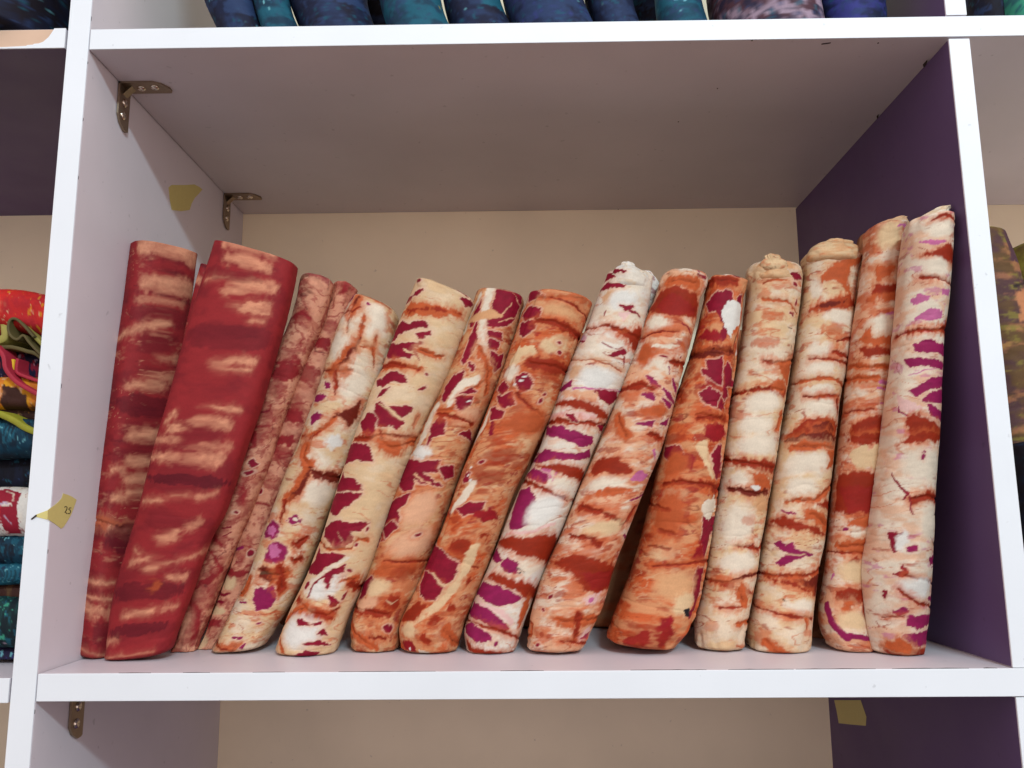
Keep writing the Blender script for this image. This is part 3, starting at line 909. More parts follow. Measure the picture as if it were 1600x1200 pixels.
# 6
make_roll('cloth_roll', [(434, 1010, 526, 1014), (458, 946, 545, 962), (488, 878, 583, 880), (516, 802, 609, 806), (545, 706, 641, 722), (572, 640, 668, 652), (604, 568, 697, 588), (632, 490, 724, 522), (652, 442, 739, 478)],
 'c', [('w', 40, 26, 0.15, 0.3, .35), ('t', 30, 16, 0.4, 0.25, .3)], '''
C e m | 895,180 28,14
C p m | 865,270 880,245 930,240 900,265
C p m | 810,310 830,275 860,265 850,300
C e m | 890,140 12,10
C p m | 1135,290 1170,280 1195,300 1160,325
C p m | 1130,205 1180,230 1185,260
C p o | 790,370 860,305 950,325 1150,365 1130,385 900,405 850,390
C p r | 830,350 900,340 1000,350 1140,375 950,362 850,372
C p m | 760,460 800,415 850,440 940,430 945,455 890,465 840,470 780,485 765,520 740,520
C p m | 895,495 970,485 965,505 940,510 940,530 910,525
C p m | 735,530 770,560 830,550 920,550 870,575 890,600 850,640 800,620 760,635 710,600 720,560
C p c | 820,580 860,600 870,612 840,600
C s m | 880,610,12 910,655,3
C s o | 915,590,26 1000,620,26 1030,620,10
C s o | 700,690,26 760,675,20 900,690,26
C s r | 660,680,26 740,665,26 830,685,8 900,700,12
C p m | 660,745 690,750 740,712 800,730 830,740 840,765 800,770 740,770 700,800 665,780
C p m | 670,850 690,820 740,800 710,830
C e m | 945,718 12,9
C p m | 900,815 935,795 920,815
C p m | 660,890 690,880 810,1000 780,1030 740,1010 690,1020 655,990 650,950
C p m | 740,915 860,910 860,940 830,950 800,975
C s c | 680,890,10 740,930,16 800,990,14
C p m | 560,990 590,970 600,940 640,940 660,980 655,1060 620,1090 590,1060 580,1020
C s r | 530,1090,26 640,1090,34 700,1070,18 860,1080,26
C s o | 690,1100,50 740,1140,50 850,1100,36
C s r | 690,1040,8 700,1110,8
C s o.7 | 890,960,40 870,1010,34
D s o | 640,0,40 700,20,60
D p m | 420,100 440,0 560,0 580,50 590,85 520,70 440,90
D p m | 380,210 400,180 420,140 440,175 490,180 535,235 440,238 385,240
D p m | 345,320 370,255 440,250 530,252 470,310 420,320 390,360 350,340
D p m | 320,430 390,390 430,400 560,405 520,440 470,440 480,490 430,545 390,535 360,500 320,480
D s c.6 | 400,450,4 430,500,4
D e c | 612,180 18,16
D s o | 290,500,8 380,540,10 470,540,10 510,480,10 560,490,14
D e m | 500,515 12,12
D e m | 555,435 8,16
D p m | 220,650 270,600 290,530 310,560 340,555 440,570 400,600 330,630 290,670 230,660
D e W | 300,740 90,60
D e W | 400,700 60,46
D s w | 230,760,36 330,660,26 450,590,20
D p m | 340,670 440,620 440,660 380,665 350,740 340,700
D s m | 240,790,10 280,720,14 330,680,12
D e m | 232,730 20,25
D p m | 355,780 410,820 370,840
D e m | 435,780 10,24
D e m | 465,650 14,8
D s o | 440,700,26 490,700,40
D s r | 180,800,26 250,860,50 350,880,40 400,850,18
D p r | 200,830 330,850 380,900 240,880
D s o | 100,940,16 150,880,26 230,840,34
D s r | 470,720,34 490,740,34
D e W | 210,960 110,80
D p m | 195,900 240,905 270,930 200,925
D p m | 270,925 320,915 300,935
D p m | 300,970 330,950 345,985
D p m | 235,1020 300,1005 350,1030 300,1030
D p m | 170,1090 240,1045 300,1075 290,1120 200,1125
D s o | 80,960,14 110,1050,16 140,1100,18
''', 'plump cream roll printed with large magenta leaves', 'cloth roll', GR, 7, 0.108, veins=VC[:1], cap=9)

# 7
make_roll('cloth_roll', [(550, 1006, 622, 1008), (550, 970, 630, 968), (563, 928, 655, 922), (586, 860, 684, 842), (610, 790, 708, 776), (636, 717, 731, 712), (660, 664, 752, 660), (689, 605, 778, 604), (718, 530, 803, 530), (745, 460, 817, 474)],
 't', ORANGE_L, '''
E s w | 120,260,36 60,360,28 20,470,28
E s w | 180,220,76 150,330,56 135,450,56 135,620,56
E p m | 220,190 330,170 360,230 340,330 310,400 270,440 200,460 170,440 200,330
E s x.6 | 300,200,40 320,260,40
E s p | 220,210,5 300,230,5 340,310,4
E s p | 300,320,8 220,400,8
E s p | 320,380,6 230,430,6
E p m | 165,480 240,490 245,530 170,520
E p m | 165,530 230,545 220,590 170,570
E p m | 60,400 130,285 110,350 80,440 60,440
E p m | 40,560 100,420 100,520 70,600 30,670 20,640
E s t | 60,400,26 170,380,60 230,390,26
E e t | 30,510 30,40
E p m | 190,590 230,620 250,600 240,660 200,700 180,640
C s o | 1000,930,36 1100,920,44 1200,800,36 1270,760,36
C s w | 990,900,50 930,1050,50 880,1150,50
C p m | 1030,860 1040,790 1100,730 1150,710 1140,760 1070,830 1040,880
C s w | 1220,755,56 1140,785,56 1095,850,54 1070,890,36
C p m | 1120,920 1115,860 1150,840 1195,850 1190,900 1150,930 1130,925
C p m | 1140,830 1200,800 1220,820
C e W | 1182,873 11,11
C e p | 1180,960 90,60
C s r | 1250,600,10 1290,680,12 1270,740,10
C s o | 1230,570,16 1300,720,34 1280,820,26
C p m | 1180,660 1210,670 1200,700
C p m | 980,1000 1020,960 1050,980 1030,1060 970,1080 950,1130
C p m | 1130,1060 1180,1040 1200,1100
C s r | 1000,940,16 1080,960,16 1200,1000,16
D e W | 830,40 60,40
D e p | 830,330 80,90
D e p | 800,500 110,80
D p m | 760,80 920,85 930,130 890,140 830,130 900,190 940,210 850,200 800,170 790,230 740,240 720,180
D s p | 800,150,10 880,200,10
D p m | 930,115 1000,110 1000,160 960,175
D p m | 640,350 700,280 770,260 760,300 720,330 720,400 690,440 650,480 610,500 600,470
D p m | 560,560 590,500 620,480 600,530
D p m | 630,430 690,400 720,420 660,470
D e o | 700,640 120,50
D e r.6 | 760,650 60,60
D s r | 640,600,6 760,600,10 850,600,8
D e m | 815,468 16,10
D p m | 510,780 520,720 560,685 580,700 540,760 520,815 500,800
D e c | 600,740 60,50
D p r | 640,800 680,770 730,780 720,840 680,870 640,840
D s c | 650,800,4 680,820,5 710,800,4
D s r | 480,850,34 560,860,34 660,880,26
D e m | 655,950 35,20
D e p | 540,820 60,40
D e c | 600,1080 50,40
D s o | 450,900,34 520,1000,34 610,1060,26
D s r | 560,990,6 650,1000,10
''', 'orange roll with magenta petals and white curved stems, in the left half of the row', 'cloth roll', GR, 8, 0.120, veins=VO, cap=10, ends=1.4)

# 8
make_roll('cloth_roll', [(630, 1006, 714, 1008), (628, 972, 724, 972), (653, 919, 752, 908), (685, 840, 786, 826), (706, 780, 806, 772), (731, 715, 834, 708), (760, 645, 862, 646), (787, 573, 887, 580), (808, 512, 909, 524), (826, 464, 926, 480)],
 'o', [('t', 30, 18, -0.1, 0.3, .7), ('c', 18, 9, 0.3, 0.25, .55), ('r', 24, 11, 0.26, 0.18, .65), ('x', 18, 14, 0.46, 0.08, .7)], '''
E e t | 600,350 150,60
E s w | 400,260,36 370,330,18
E p m | 410,240 430,230 490,290 400,300
E p m | 360,380 400,340 470,360 460,400 380,420
E p m | 350,420 430,430 430,470 370,510 350,480
E s o.8 | 470,300,10 600,300,26 720,290,50
E s r | 440,420,16 540,440,34 680,490,34
E s r | 520,300,8 640,330,10 740,390,10
E s r | 470,200,14 600,220,20 690,230,10
E e c | 550,560 80,50
E e m | 573,545 14,12
E e m | 570,600 14,12
E p c | 290,650 350,570 430,570 440,620 380,650 300,680
E s r | 400,660,50 500,680,64 600,690,50
E e r.6 | 520,720 80,50
E e w | 297,718 52,48
E p m | 340,740 370,720 410,770 400,810 350,830 330,780
E e W | 375,745 7,7
E e W | 320,790 8,8
E e W | 355,770 12,8
E p m | 220,790 260,760 280,800 240,850
E p m | 215,840 250,850 300,830 320,890 270,910 240,890
E s r | 330,830,12 400,910,16 470,960,8
E e m | 485,840 10,10
E e m | 460,880 12,16
E e r | 380,970 14,8
E s w | 170,920,34 130,1020,40 70,1110,40
E p m | 180,910 210,905 260,940 240,970 190,980
E s m | 200,1000,24 190,1060,30
E e o | 400,1000 150,80
D e r.7 | 1180,170 80,40
D e r.7 | 1240,60 80,50
D s w | 1100,200,50 1060,270,54 1000,330,50
D e m | 1075,165 25,35
D e m | 1155,85 14,10
D e W | 1100,110 9,9
D e W | 1088,148 8,8
D e W | 1095,178 8,8
D p m | 1030,330 1100,300 1160,300 1140,340 1060,360
D p x | 1100,350 1200,320 1240,380 1150,400
D p r | 1010,480 1090,490 1080,560 1040,590 980,540
D s r | 940,550,8 1060,610,10 1130,640,10
D p r | 1140,460 1180,450 1170,490
D s c | 760,930,44 900,850,60 1000,740,62 1080,600,70 1110,530,54
D p m | 840,640 870,570 900,510 930,540 1030,610 1000,690 960,720 890,660
D p m | 830,720 850,660 890,670 955,730 910,800 860,800 830,760
D s c | 900,660,8 950,720,8 980,720,6
D p r | 740,880 820,800 860,830 800,910 720,920
D p r | 970,840 990,810 1015,850 1000,870
D p r | 1060,700 1090,685 1100,700 1070,720
D p r | 860,930 910,880 950,890 920,930
D p r | 830,990 860,960 890,1010 870,1040
D s o | 960,950,50 1000,1020,34
D e c | 760,960 60,40
D p x | 720,1020 760,1000 810,1040 800,1070 740,1060
D e W | 770,1050 10,10
D p w | 820,1050 870,1070 860,1100 815,1090
''', 'burnt orange roll with burgundy petals and a pale round spot', 'cloth roll', GR, 9, 0.112, veins=VO, seam=[(846, 456), (808, 560), (772, 650), (742, 715), (697, 838), (662, 925)], cap=9)

# 9
roll_10 = make_roll('cloth_roll', [(730, 1010, 806, 1010), (728, 978, 817, 980), (749, 919, 845, 902), (781, 843, 880, 822), (806, 780, 900, 772), (837, 712, 925, 714), (864, 640, 951, 652), (891, 571, 976, 592), (916, 516, 1000, 530), (936, 465, 1014, 470), (950, 432, 1018, 440)],
 'w', [('W', 40, 26, 0.0, 0.3, .6), ('p', 26, 12, 0.3, 0.2, .5), ('t', 20, 8, 0.45, 0.15, .4)], '''
E p m | 830,170 860,130 930,95 970,130 940,145 880,150
E p m | 810,220 850,185 950,205 940,225 860,210
E e t.8 | 850,270 50,46
E e W | 920,300 90,60
E p m | 920,330 990,335 950,360
E s m | 970,360,14 1020,365,14 1040,390,10
E p k | 915,380 970,375 940,415
E s m | 830,355,8 825,390,5
E s r | 740,445,8 850,450,16 940,480,34 1020,510,44
E p r | 920,490 1030,450 1030,560 990,560
E e V.6 | 720,500 40,24
E s m | 690,505,14 720,520,14
E s m | 810,545,6 900,580,5 930,570,16
E p m | 855,615 940,570 950,590 880,630
E p m | 725,670 775,655 760,672
E s m | 940,620,10 935,680,6
E s o | 650,625,4 760,640,5 930,700,4
E e t.8 | 670,700 50,40
E e W | 790,750 110,60
E p v | 570,800 640,750 640,775 600,810
E s V | 650,800,14 800,815,14 920,800,12
E p m | 760,820 900,810 900,850 860,890 800,860
E s p | 600,830,50 760,850,50
E p r | 540,880 650,860 740,890 860,960 820,970 700,920 600,900
E s k | 540,950,36 760,960,36
E s r | 510,990,16 640,990,24 740,1000,16 830,1010,26
E p m | 610,955 650,955 680,985 640,980
E p m | 790,1010 830,1010 820,1040
E p v | 480,1020 580,1010 600,1040 660,1050 760,1080 760,1110 700,1130 600,1090 500,1060
E p v | 440,1170 560,1160 620,1180 450,1195
F p v | 380,80 450,20 520,40 600,50 680,20 690,50 600,75 480,75 420,90
F p r | 400,105 520,95 620,120 660,130 640,200 540,150 430,125
F e V | 420,160 80,36
F p v | 355,150 390,120 460,150 450,190 380,180
F s r | 350,185,16 430,220,16 520,270,16 560,290,10
F p v | 320,240 370,220 400,290 370,330 360,400 290,440 260,430
F e W | 450,330 80,80
F s k | 250,455,16 400,440,24 500,400,16
F p r | 200,510 240,480 500,465 520,520 480,620 380,580 260,545
F p v | 170,580 195,540 225,600 190,610
F p v | 215,620 250,580 300,600 305,660 250,650
F e n | 315,662 5,5
F s n | 300,630,5 340,665,3
F e W | 400,690 60,50
F p r | 150,680 170,660 300,700 420,750 400,800 330,790 200,715
F p v | 90,770 130,710 200,730 320,800 290,815 210,825 120,790
F p v | 45,880 80,820 150,840 260,950 240,970 130,910
F s k | 90,800,10 200,850,24 280,920,24
F s r | 40,915,8 150,940,12 300,1000,12
F p v | 20,950 60,925 160,975 160,1010 100,1010 40,980
F e v | 190,1020 10,12
F p r | 20,1000 80,1040 200,1070 290,1070 280,1100 160,1100 60,1060
F e o | 340,860 30,80
''', 'white roll with violet stripes near its foot and rust bands, its top twisted', 'cloth roll', GR, 10, 0.110, veins=VC, cap=12, ends=1.5)

# 10
roll_11 = make_roll('cloth_roll', [(824, 1004, 912, 1006), (828, 962, 938, 956), (848, 898, 962, 884), (880, 825, 993, 802), (904, 765, 1010, 760), (928, 714, 1028, 712), (952, 655, 1045, 656), (976, 592, 1061, 598), (1003, 517, 1079, 532), (1022, 470, 1092, 476), (1036, 436, 1101, 446)],
 'p', PEACH_L, '''
E e w | 1290,60 80,40
E e v | 1385,80 22,22
E p m | 1365,130 1400,120 1420,140 1380,150
E s o | 1200,180,40 1350,200,64
E p r | 1100,340 1150,250 1230,220 1360,260 1370,380 1250,390 1140,370
E p x.5 | 1130,330 1200,260 1350,330 1350,370 1200,385
E e w | 1130,420 90,46
E s m | 1270,425,10 1325,485,10
E s r | 1060,500,7 1130,480,10 1250,480,5
E e o | 1060,600 70,70
E e o.8 | 1300,540 60,50
E e w | 1170,660 60,40
E s r | 1200,640,26 1300,660,34
E s w | 1100,560,24 1200,560,24
E e m | 1165,620 24,8
E e m | 1268,620 8,8
E p v | 1060,730 1100,740 1145,790 1120,790 1075,760
E s v | 1190,680,14 1200,720,6
E p v | 1040,840 1100,830 1110,865 1070,865
E p v | 1165,800 1210,830 1235,880 1210,875 1180,830
E p v | 1155,855 1220,885 1215,900 1180,895
E p v | 1220,740 1250,790 1250,820 1230,790
E s r | 940,800,16 1030,780,40 1110,800,8
E e o | 1120,930 90,40
E p v | 1010,1000 1105,990 1090,1020 1040,1010
E p v | 1145,1000 1200,970 1190,1000
E s o | 900,960,50 950,1080,50
E s r | 1080,1060,16 1150,1090,26
E s V | 1110,1150,20 1120,1190,10
F e w | 760,200 100,40
F p r | 690,120 740,60 820,60 870,110 900,140 820,160 750,140 700,160
F e o | 790,240 90,26
F p V | 890,180 940,130 990,160 960,180
F s v | 890,285,14 970,250,18 970,300,14
F s r | 640,320,24 740,345,16 850,420,16 920,320,26
F e c | 740,430 100,46
F s r | 580,460,16 680,480,16 720,520,16
F p r | 500,610 540,580 600,560 700,580 800,620 830,640 800,750 720,760 640,750 620,690 560,640
F p x.6 | 640,660 800,650 790,740 680,750
F s v | 860,460,14 880,480,18 ; 840,580,16 860,560,10
F e k | 695,790 45,28
F e V | 690,795 18,14
F e m | 475,785 10,12
F e m | 430,855 12,10
F e m | 415,1020 14,10
F s m | 500,735,6 490,745,6
F s o | 500,900,34 620,910,44 720,900,34
F s r | 615,870,24 610,990,24
F e k | 655,985 38,30
F p v | 640,990 680,975 670,1000
F s r | 520,1000,5 600,1010,10 680,1030,16
F s o | 380,930,18 370,990,14
''', 'peach and white roll with a broad rust patch low down, leaning beside a dark gap', 'cloth roll', GR, 11, 0.104, veins=VC + VO[:1], cap=18, ends=1.9)

# 11
make_roll('cloth_roll', [(952, 990, 1052, 1004), (962, 962, 1075, 974), (984, 906, 1092, 906), (1000, 852, 1103, 852), (1012, 800, 1112, 800), (1032, 717, 1125, 714), (1042, 676, 1131, 676), (1058, 622, 1139, 622), (1077, 556, 1150, 556), (1092, 494, 1159, 494), (1102, 442, 1165, 448)],
 'o', [('t', 26, 14, 0.0, 0.3, .7), ('r', 24, 14, 0.22, 0.2, .7), ('x', 20, 16, 0.4, 0.08, .7)], '''
G s r | 60,410,26 200,420,34
G e w | 150,360 40,20
G p m | 190,370 230,350 225,390 190,390
G p m | 60,520 110,470 170,470 190,530 140,560 70,560
G s m | 120,560,40 160,640,40 130,700,40
G e m | 225,510 25,30
G p W | 130,570 160,525 200,515 235,545 230,620 190,650 175,695 150,650
G s W | 235,640,16 225,760,16
G s b.8 | 240,600,8 180,760,12
G e o | 60,690 40,40
G s d | 0,770,34 120,760,40 190,770,26
G p m | 20,970 90,950 150,1000 150,1060 80,1040
G p m | 40,880 80,850 130,880 160,820 190,860 200,920 150,940 180,980 150,1000 90,960
G s r | 0,1080,16 80,1090,34 150,1100,26
G p x | 40,1140 100,1110 150,1130 150,1190 30,1190
E p x | 1370,500 1420,450 1500,480 1470,540 1420,520
E s d | 1350,600,26 1500,600,34
E p m | 1380,690 1420,690 1410,640 1500,620 1500,780 1440,750
E p x | 1370,790 1420,760 1480,800 1450,880 1390,870
E p x | 1400,1040 1480,1010 1500,1100 1420,1110
E s r | 1350,970,24 1500,960,24
E e c.7 | 1380,340 40,40
E p m | 1370,820 1420,800 1490,830 1460,900 1400,890
F p m | 1090,0 1150,10 1180,60 1120,90 1080,50
F p x | 1180,40 1230,60 1200,120 1150,100
F p m | 1230,640 1262,650 1250,760 1215,800 1200,760
F e c.8 | 1110,260 60,40
F e c.7 | 1050,560 60,40
F e o | 1120,100 70,80
F s c | 1260,0,50 1290,80,44 1310,170,26
F p m | 1310,60 1350,0 1371,0 1360,160 1330,170
F s r | 1060,200,16 1180,190,26 1340,220,44
F e o | 1080,360 80,140
F p m | 1265,370 1340,370 1320,430 1270,590 1260,480
F p w | 1255,320 1270,285 1300,290 1320,260 1340,280 1335,340 1300,382 1265,360
F p x | 1200,580 1260,480 1270,590 1240,610
F s c | 1335,390,9 1290,560,12 1280,640,12
F s r | 1010,620,7 1150,610,9 1280,600,14
F e t | 1120,720 90,80
F e c | 1150,820 50,56
F s m | 1250,680,34 1230,780,26 1190,880,26
F p n | 1155,850 1180,845 1185,870 1170,870
F p x | 1010,960 1040,900 1080,880 1100,960 1050,1040 1090,1090 1020,1010
F p x | 860,1000 950,940 1000,960 980,1040 880,1040
F s r | 900,1060,34 1050,1080,34
F e r.5 | 950,980 120,60
F s r.7 | 1000,300,14 1080,340,20 ; 1040,440,20 1110,460,14 ; 990,520,10 1080,540,14
''', 'deep orange roll with crimson flowers, just right of the dark gap', 'cloth roll', GR, 12, 0.108, veins=VO, seam=[(1152, 540), (1124, 690), (1109, 800), (1092, 895), (1074, 965)], cap=9, lump=1.5, ends=1.6)

# 12
roll_13 = make_roll('cloth_roll', [(1089, 1002, 1163, 1004), (1086, 975, 1168, 968), (1098, 927, 1176, 926), (1111, 843, 1187, 848), (1120, 780, 1197, 786), (1132, 698, 1213, 700), (1148, 613, 1226, 613), (1160, 540, 1237, 542), (1168, 470, 1246, 476), (1168, 430, 1249, 434)],
 'c', CREAM_L, '''
G e t | 400,320 110,40
G s o | 330,430,6 400,415,10 450,420,6
G p m | 475,385 510,385 530,405 490,410
G e m | 492,435 12,10
G e m | 500,518 10,16
G p m | 470,575 488,575 485,590
G s b | 455,645,6 480,650,4 ; 480,740,5 475,760,5
G s o | 330,505,8 450,520,12 510,570,5
G e o.7 | 370,590 50,25
G e o.7 | 340,720 70,26
G s r | 330,810,5 430,830,16 490,800,44
G p o | 400,830 490,800 460,920 430,880
G s r | 220,970,12 330,955,26 440,960,44
G e o | 420,940 50,40
G e w | 340,1020 90,50
G e w | 280,1130 80,50
G s o | 430,1080,34 400,1150,26
H e w | 310,60 100,50
H s r | 170,130,24 290,160,34 390,170,44
H e w | 220,230 50,36
H p o | 260,200 350,210 380,270 330,300 270,290 290,240
H s d | 160,270,16 260,300,24 350,300,34
H e W | 295,270 22,12
H e w | 200,450 80,100
H e t | 330,350 50,44
H e o.5 | 255,430 30,25
H s r | 200,560,7 320,570,16 350,540,34
H e w | 210,640 110,50
H s d | 75,725,7 160,735,16 240,710,14 320,700,8
H p r | 80,730 180,740 320,810 260,800 220,770
H s o | 210,770,34 240,840,44
H s r | 110,860,7 230,865,9
H s o | 200,940,16 290,930,16
H e o.5 | 70,950 40,26
H s o.6 | 210,1050,14 270,1050,10
H s v | 370,340,8 380,320,8
''', 'pale cream roll with a gathered knotted top and small magenta dots near it', 'cloth roll', GR, 13, 0.112, veins=VC, cap=22, ends=1.6)

# 13
roll_14 = make_roll('cloth_roll', [(1170, 1006, 1263, 1008), (1172, 968, 1266, 972), (1186, 896, 1274, 900), (1194, 842, 1285, 842), (1204, 778, 1293, 780), (1216, 698, 1302, 700), (1230, 626, 1312, 626), (1243, 550, 1323, 550), (1252, 480, 1331, 482), (1258, 404, 1341, 408)],
 'c', CREAM_L, '''
G e t | 700,220 120,36
G e v | 625,225 18,14
G e w | 700,300 50,26
G e w | 600,450 40,46
G p o | 620,390 680,330 760,300 830,280 820,320 760,360 750,430 770,490 730,470 700,420 650,430 620,420
G p r | 560,570 620,520 760,490 800,530 700,560 640,570
G p d | 580,555 640,520 740,520 680,550
G e w | 720,600 90,36
G e o.7 | 660,660 60,26
G s r | 690,720,7 760,700,14
G e w | 600,760 60,36
G s r | 560,805,4 660,810,12 760,830,14
G s r | 680,770,12 760,800,16
G e w | 610,860 70,36
G s o | 520,910,8 640,900,14 750,940,12
G e w | 600,960 80,26
G s r | 530,993,7 640,995,12 720,990,8
G s r | 600,1000,10 600,1020,5
G e w | 620,1040 90,36
G s r | 700,1010,12 720,1080,12
G p r | 460,1180 540,1110 600,1090 680,1110 710,1120 700,1195 460,1195
G p d | 570,1140 640,1110 690,1150 680,1195 580,1195
H p d | 450,40 520,10 640,0 710,20 700,60 560,60
H s o | 480,70,34 600,70,34 690,80,34
H e w | 490,160 60,56
H e w | 600,150 90,56
H p o | 640,90 700,80 690,160 640,180 660,130
H e w | 500,270 70,46
H s o | 440,335,14 560,340,16 680,260,34
H p r | 560,350 690,320 680,400 640,380
H p v | 430,380 480,400 465,405
H s o | 560,400,44 650,460,44
H p r | 390,440 440,420 560,460 660,515 600,505 500,480 420,465
H p v | 395,545 420,535 440,560 470,550 480,575 560,600 480,620 430,655 395,640 430,610 450,595 400,560
H s c | 440,600,6 530,603,4
H s r | 350,700,16 480,710,16 600,690,26 640,660,26
H p d | 480,730 600,710 640,700 600,810 560,790
H p r | 360,710 480,735 560,790 480,760
H s b | 425,820,8 440,825,4
H e w | 520,850 80,36
H s r | 330,870,5 450,900,12 580,920,14
H s o | 540,920,18 550,960,10
H s o | 340,1020,34 420,1080,44
''', 'cream roll with rust bands and a small violet star low on its front', 'cloth roll', GR, 14, 0.110, veins=VC, cap=11, ends=1.3)

# a darker cloth tucked behind, between the two rust-banded rolls
make_roll('cloth_roll', [(1268, 996, 1312, 998), (1285, 880, 1325, 880), (1300, 760, 1338, 760), (1312, 640, 1350, 640), (1322, 540, 1358, 540), (1334, 430, 1368, 430), (1344, 372, 1374, 368)],
 's', [('b', 20, 14, 0.0, 0.3, .5), ('o', 18, 7, 0.2, 0.2, .5)], '''
G p n | 865,150 885,125 892,160 875,165
''', 'brown cloth half hidden in shade behind the rolls near the plum panel', 'cloth roll', GR, 15, 0.19, cap=6, nu=64, nv=220)

# 14
roll_16 = make_roll('cloth_roll', [(1296, 1004, 1362, 1012), (1284, 968, 1354, 972), (1290, 900, 1349, 908), (1296, 850, 1355, 850), (1302, 803, 1363, 796), (1314, 698, 1376, 698), (1326, 600, 1388, 596), (1338, 510, 1400, 506), (1351, 420, 1408, 420), (1356, 362, 1414, 352)],
 'p', PEACH_L, '''
G e c | 960,180 70,70
G s V | 1015,138,14 1065,138,14
G e V | 1045,278 16,12
G p o | 900,340 1010,330 960,390 900,420
G p r | 880,470 900,430 1060,430 1060,460 960,490
G e o | 960,490 90,26
G s V | 960,575,16 1030,570,20 ; 940,600,10 1020,600,16
G e w | 920,630 80,46
G p o | 830,700 870,640 880,700 980,690 1020,660 1010,730 900,740
G p r | 830,740 900,740 1000,760 990,800 920,770 850,790
G e c | 960,800 50,20
G s o | 820,830,24 960,840,24
G s o | 800,890,24 900,900,24
G s V | 920,915,20 990,915,20 ; 905,945,10 965,945,12 ; 920,1020,8 960,1020,10
G s r | 790,1055,7 880,1055,8
G e o | 860,1150 100,40
G p r | 790,1120 880,1080 980,1090 970,1150 860,1160 780,1190
H p r | 770,30 860,0 960,0 960,40 830,60
H p c | 780,100 840,60 860,110 890,60 950,80 930,140 900,190 860,160 820,190 790,150
H p r | 740,210 820,190 930,230 910,420 800,390 720,400
H p x.5 | 740,260 920,270 900,410 760,390
H e o | 840,440 80,26
H e v | 750,475 18,14
H e w | 800,500 30,20
H e w | 870,490 20,26
H s o | 720,560,34 860,560,50
H s r | 700,590,8 880,600,10
H p r | 760,640 800,610 820,640 780,650
H e c | 790,690 80,50
H p r | 700,780 760,770 870,780 860,830 760,850 700,820
H e r | 860,780 20,30
H p o | 730,830 780,830 760,900 720,900
H e r | 840,890 30,46
H s v | 670,850,26 680,930,36 740,1000,36 860,1010,16
H e c | 780,930 60,46
H s v | 870,1100,18 890,1060,14 ; 770,1100,8 850,1110,8
H s V | 700,700,18 690,730,10
''', 'slim peach roll with a solid rust block midway, second from the plum panel', 'cloth roll', GR, 16, 0.104, lean=-0.05, veins=VC, cap=6, ends=1.3)

# 15
roll_17 = make_roll('cloth_roll', [(1362, 1008, 1436, 1018), (1354, 976, 1442, 976), (1352, 900, 1449, 902), (1358, 846, 1453, 846), (1368, 786, 1457, 786), (1382, 698, 1461, 698), (1394, 600, 1467, 600), (1405, 500, 1476, 500), (1412, 420, 1481, 420), (1418, 352, 1485, 340)],
 'w', [('p', 32, 16, 0.0, 0.3, .7), ('V', 26, 12, 0.42, 0.12, .6), ('r', 30, 11, 0.5, 0.1, .6)], '''
G s r | 1170,115,7 1220,95,16 1300,105,7
G p m | 1295,140 1308,130 1308,190 1298,190
G e w | 1220,160 70,35
G p r | 1120,290 1230,240 1260,230 1300,290 1300,330 1220,310
G s r | 1110,400,16 1200,410,8 1290,430,10
G e w | 1190,350 70,40
G p V | 1080,500 1110,480 1150,495 1140,515 1085,525
G p V | 1215,465 1265,460 1260,480 1220,488
G p V | 1090,600 1150,560 1220,560 1210,600 1150,610
G e w | 1250,570 30,35
G s r | 1060,665,12 1180,660,12 1280,640,34
G p r | 1200,650 1280,600 1275,690
G p v | 1075,730 1150,715 1270,750 1260,790 1180,770 1090,760
G s V | 1060,880,6 1190,850,8
G p v | 1050,800 1130,800 1240,820 1230,850 1120,840 1060,840
G p V | 1120,220 1180,215 1230,225 1170,240
H p v | 1140,620 1195,600 1195,640 1150,650
H p v | 960,880 1010,860 1030,885 980,900
G p v | 1060,960 1150,910 1250,880 1250,930 1150,950 1080,990
G p v | 1110,1010 1160,970 1250,940 1250,1010 1160,1015
G p v | 1130,1030 1240,1080 1240,1125 1150,1080
G s v | 1025,1000,10 1020,1060,14 1050,1085,10
G p k | 1025,1050 1020,980 1110,1050 1060,1070
G p r | 1040,1110 1080,1075 1150,1110 1240,1170 1240,1195 1060,1195
H p r | 1010,60 1040,30 1100,0 1235,0 1230,40 1100,45
H e w | 1120,160 100,80
H p v | 1100,130 1118,95 1120,110 1108,138
H s r | 1060,330,26 1130,310,34 1215,330,34
H s m | 980,200,8 990,240,10 1030,300,14 1010,330,8 ; 1035,290,6 1050,400,6
H e w | 1150,440 60,80
H p m | 950,500 1000,490 990,560 960,590
H e W | 1000,530 25,50
H p v | 1020,570 1065,560 1065,585 1025,585
H p m | 960,690 1000,680 1005,650 1020,690 1000,710
H s r | 1010,700,7 1100,730,7 1190,750,7
H e W | 1080,760 80,46
H s r | 980,770,7 1060,830,10 1190,880,12
H p v | 1140,825 1190,785 1190,850
H s r | 920,910,6 1020,905,4
H p v | 1040,900 1180,900 1170,940 1080,960 1030,940
H p v | 1010,1000 1080,980 1170,980 1160,1030 1100,1045 1040,1025
H p r | 925,1040 1000,1020 1090,1060 1150,1060 1140,1140 1040,1140 940,1090
H p o | 930,1050 990,1000 1080,1060 1040,1080
H s v | 1165,670,4 1195,655,10
H p m | 915,790 935,785 930,810
''', 'white roll with violet petals and rust bands, nearest the plum panel', 'cloth roll', GR, 17, 0.086, lean=-0.14, veins=VC, seam=[(1417, 800), (1414, 828), (1404, 871), (1385, 902), (1366, 935), (1354, 955)], cap=7, ends=1.2)

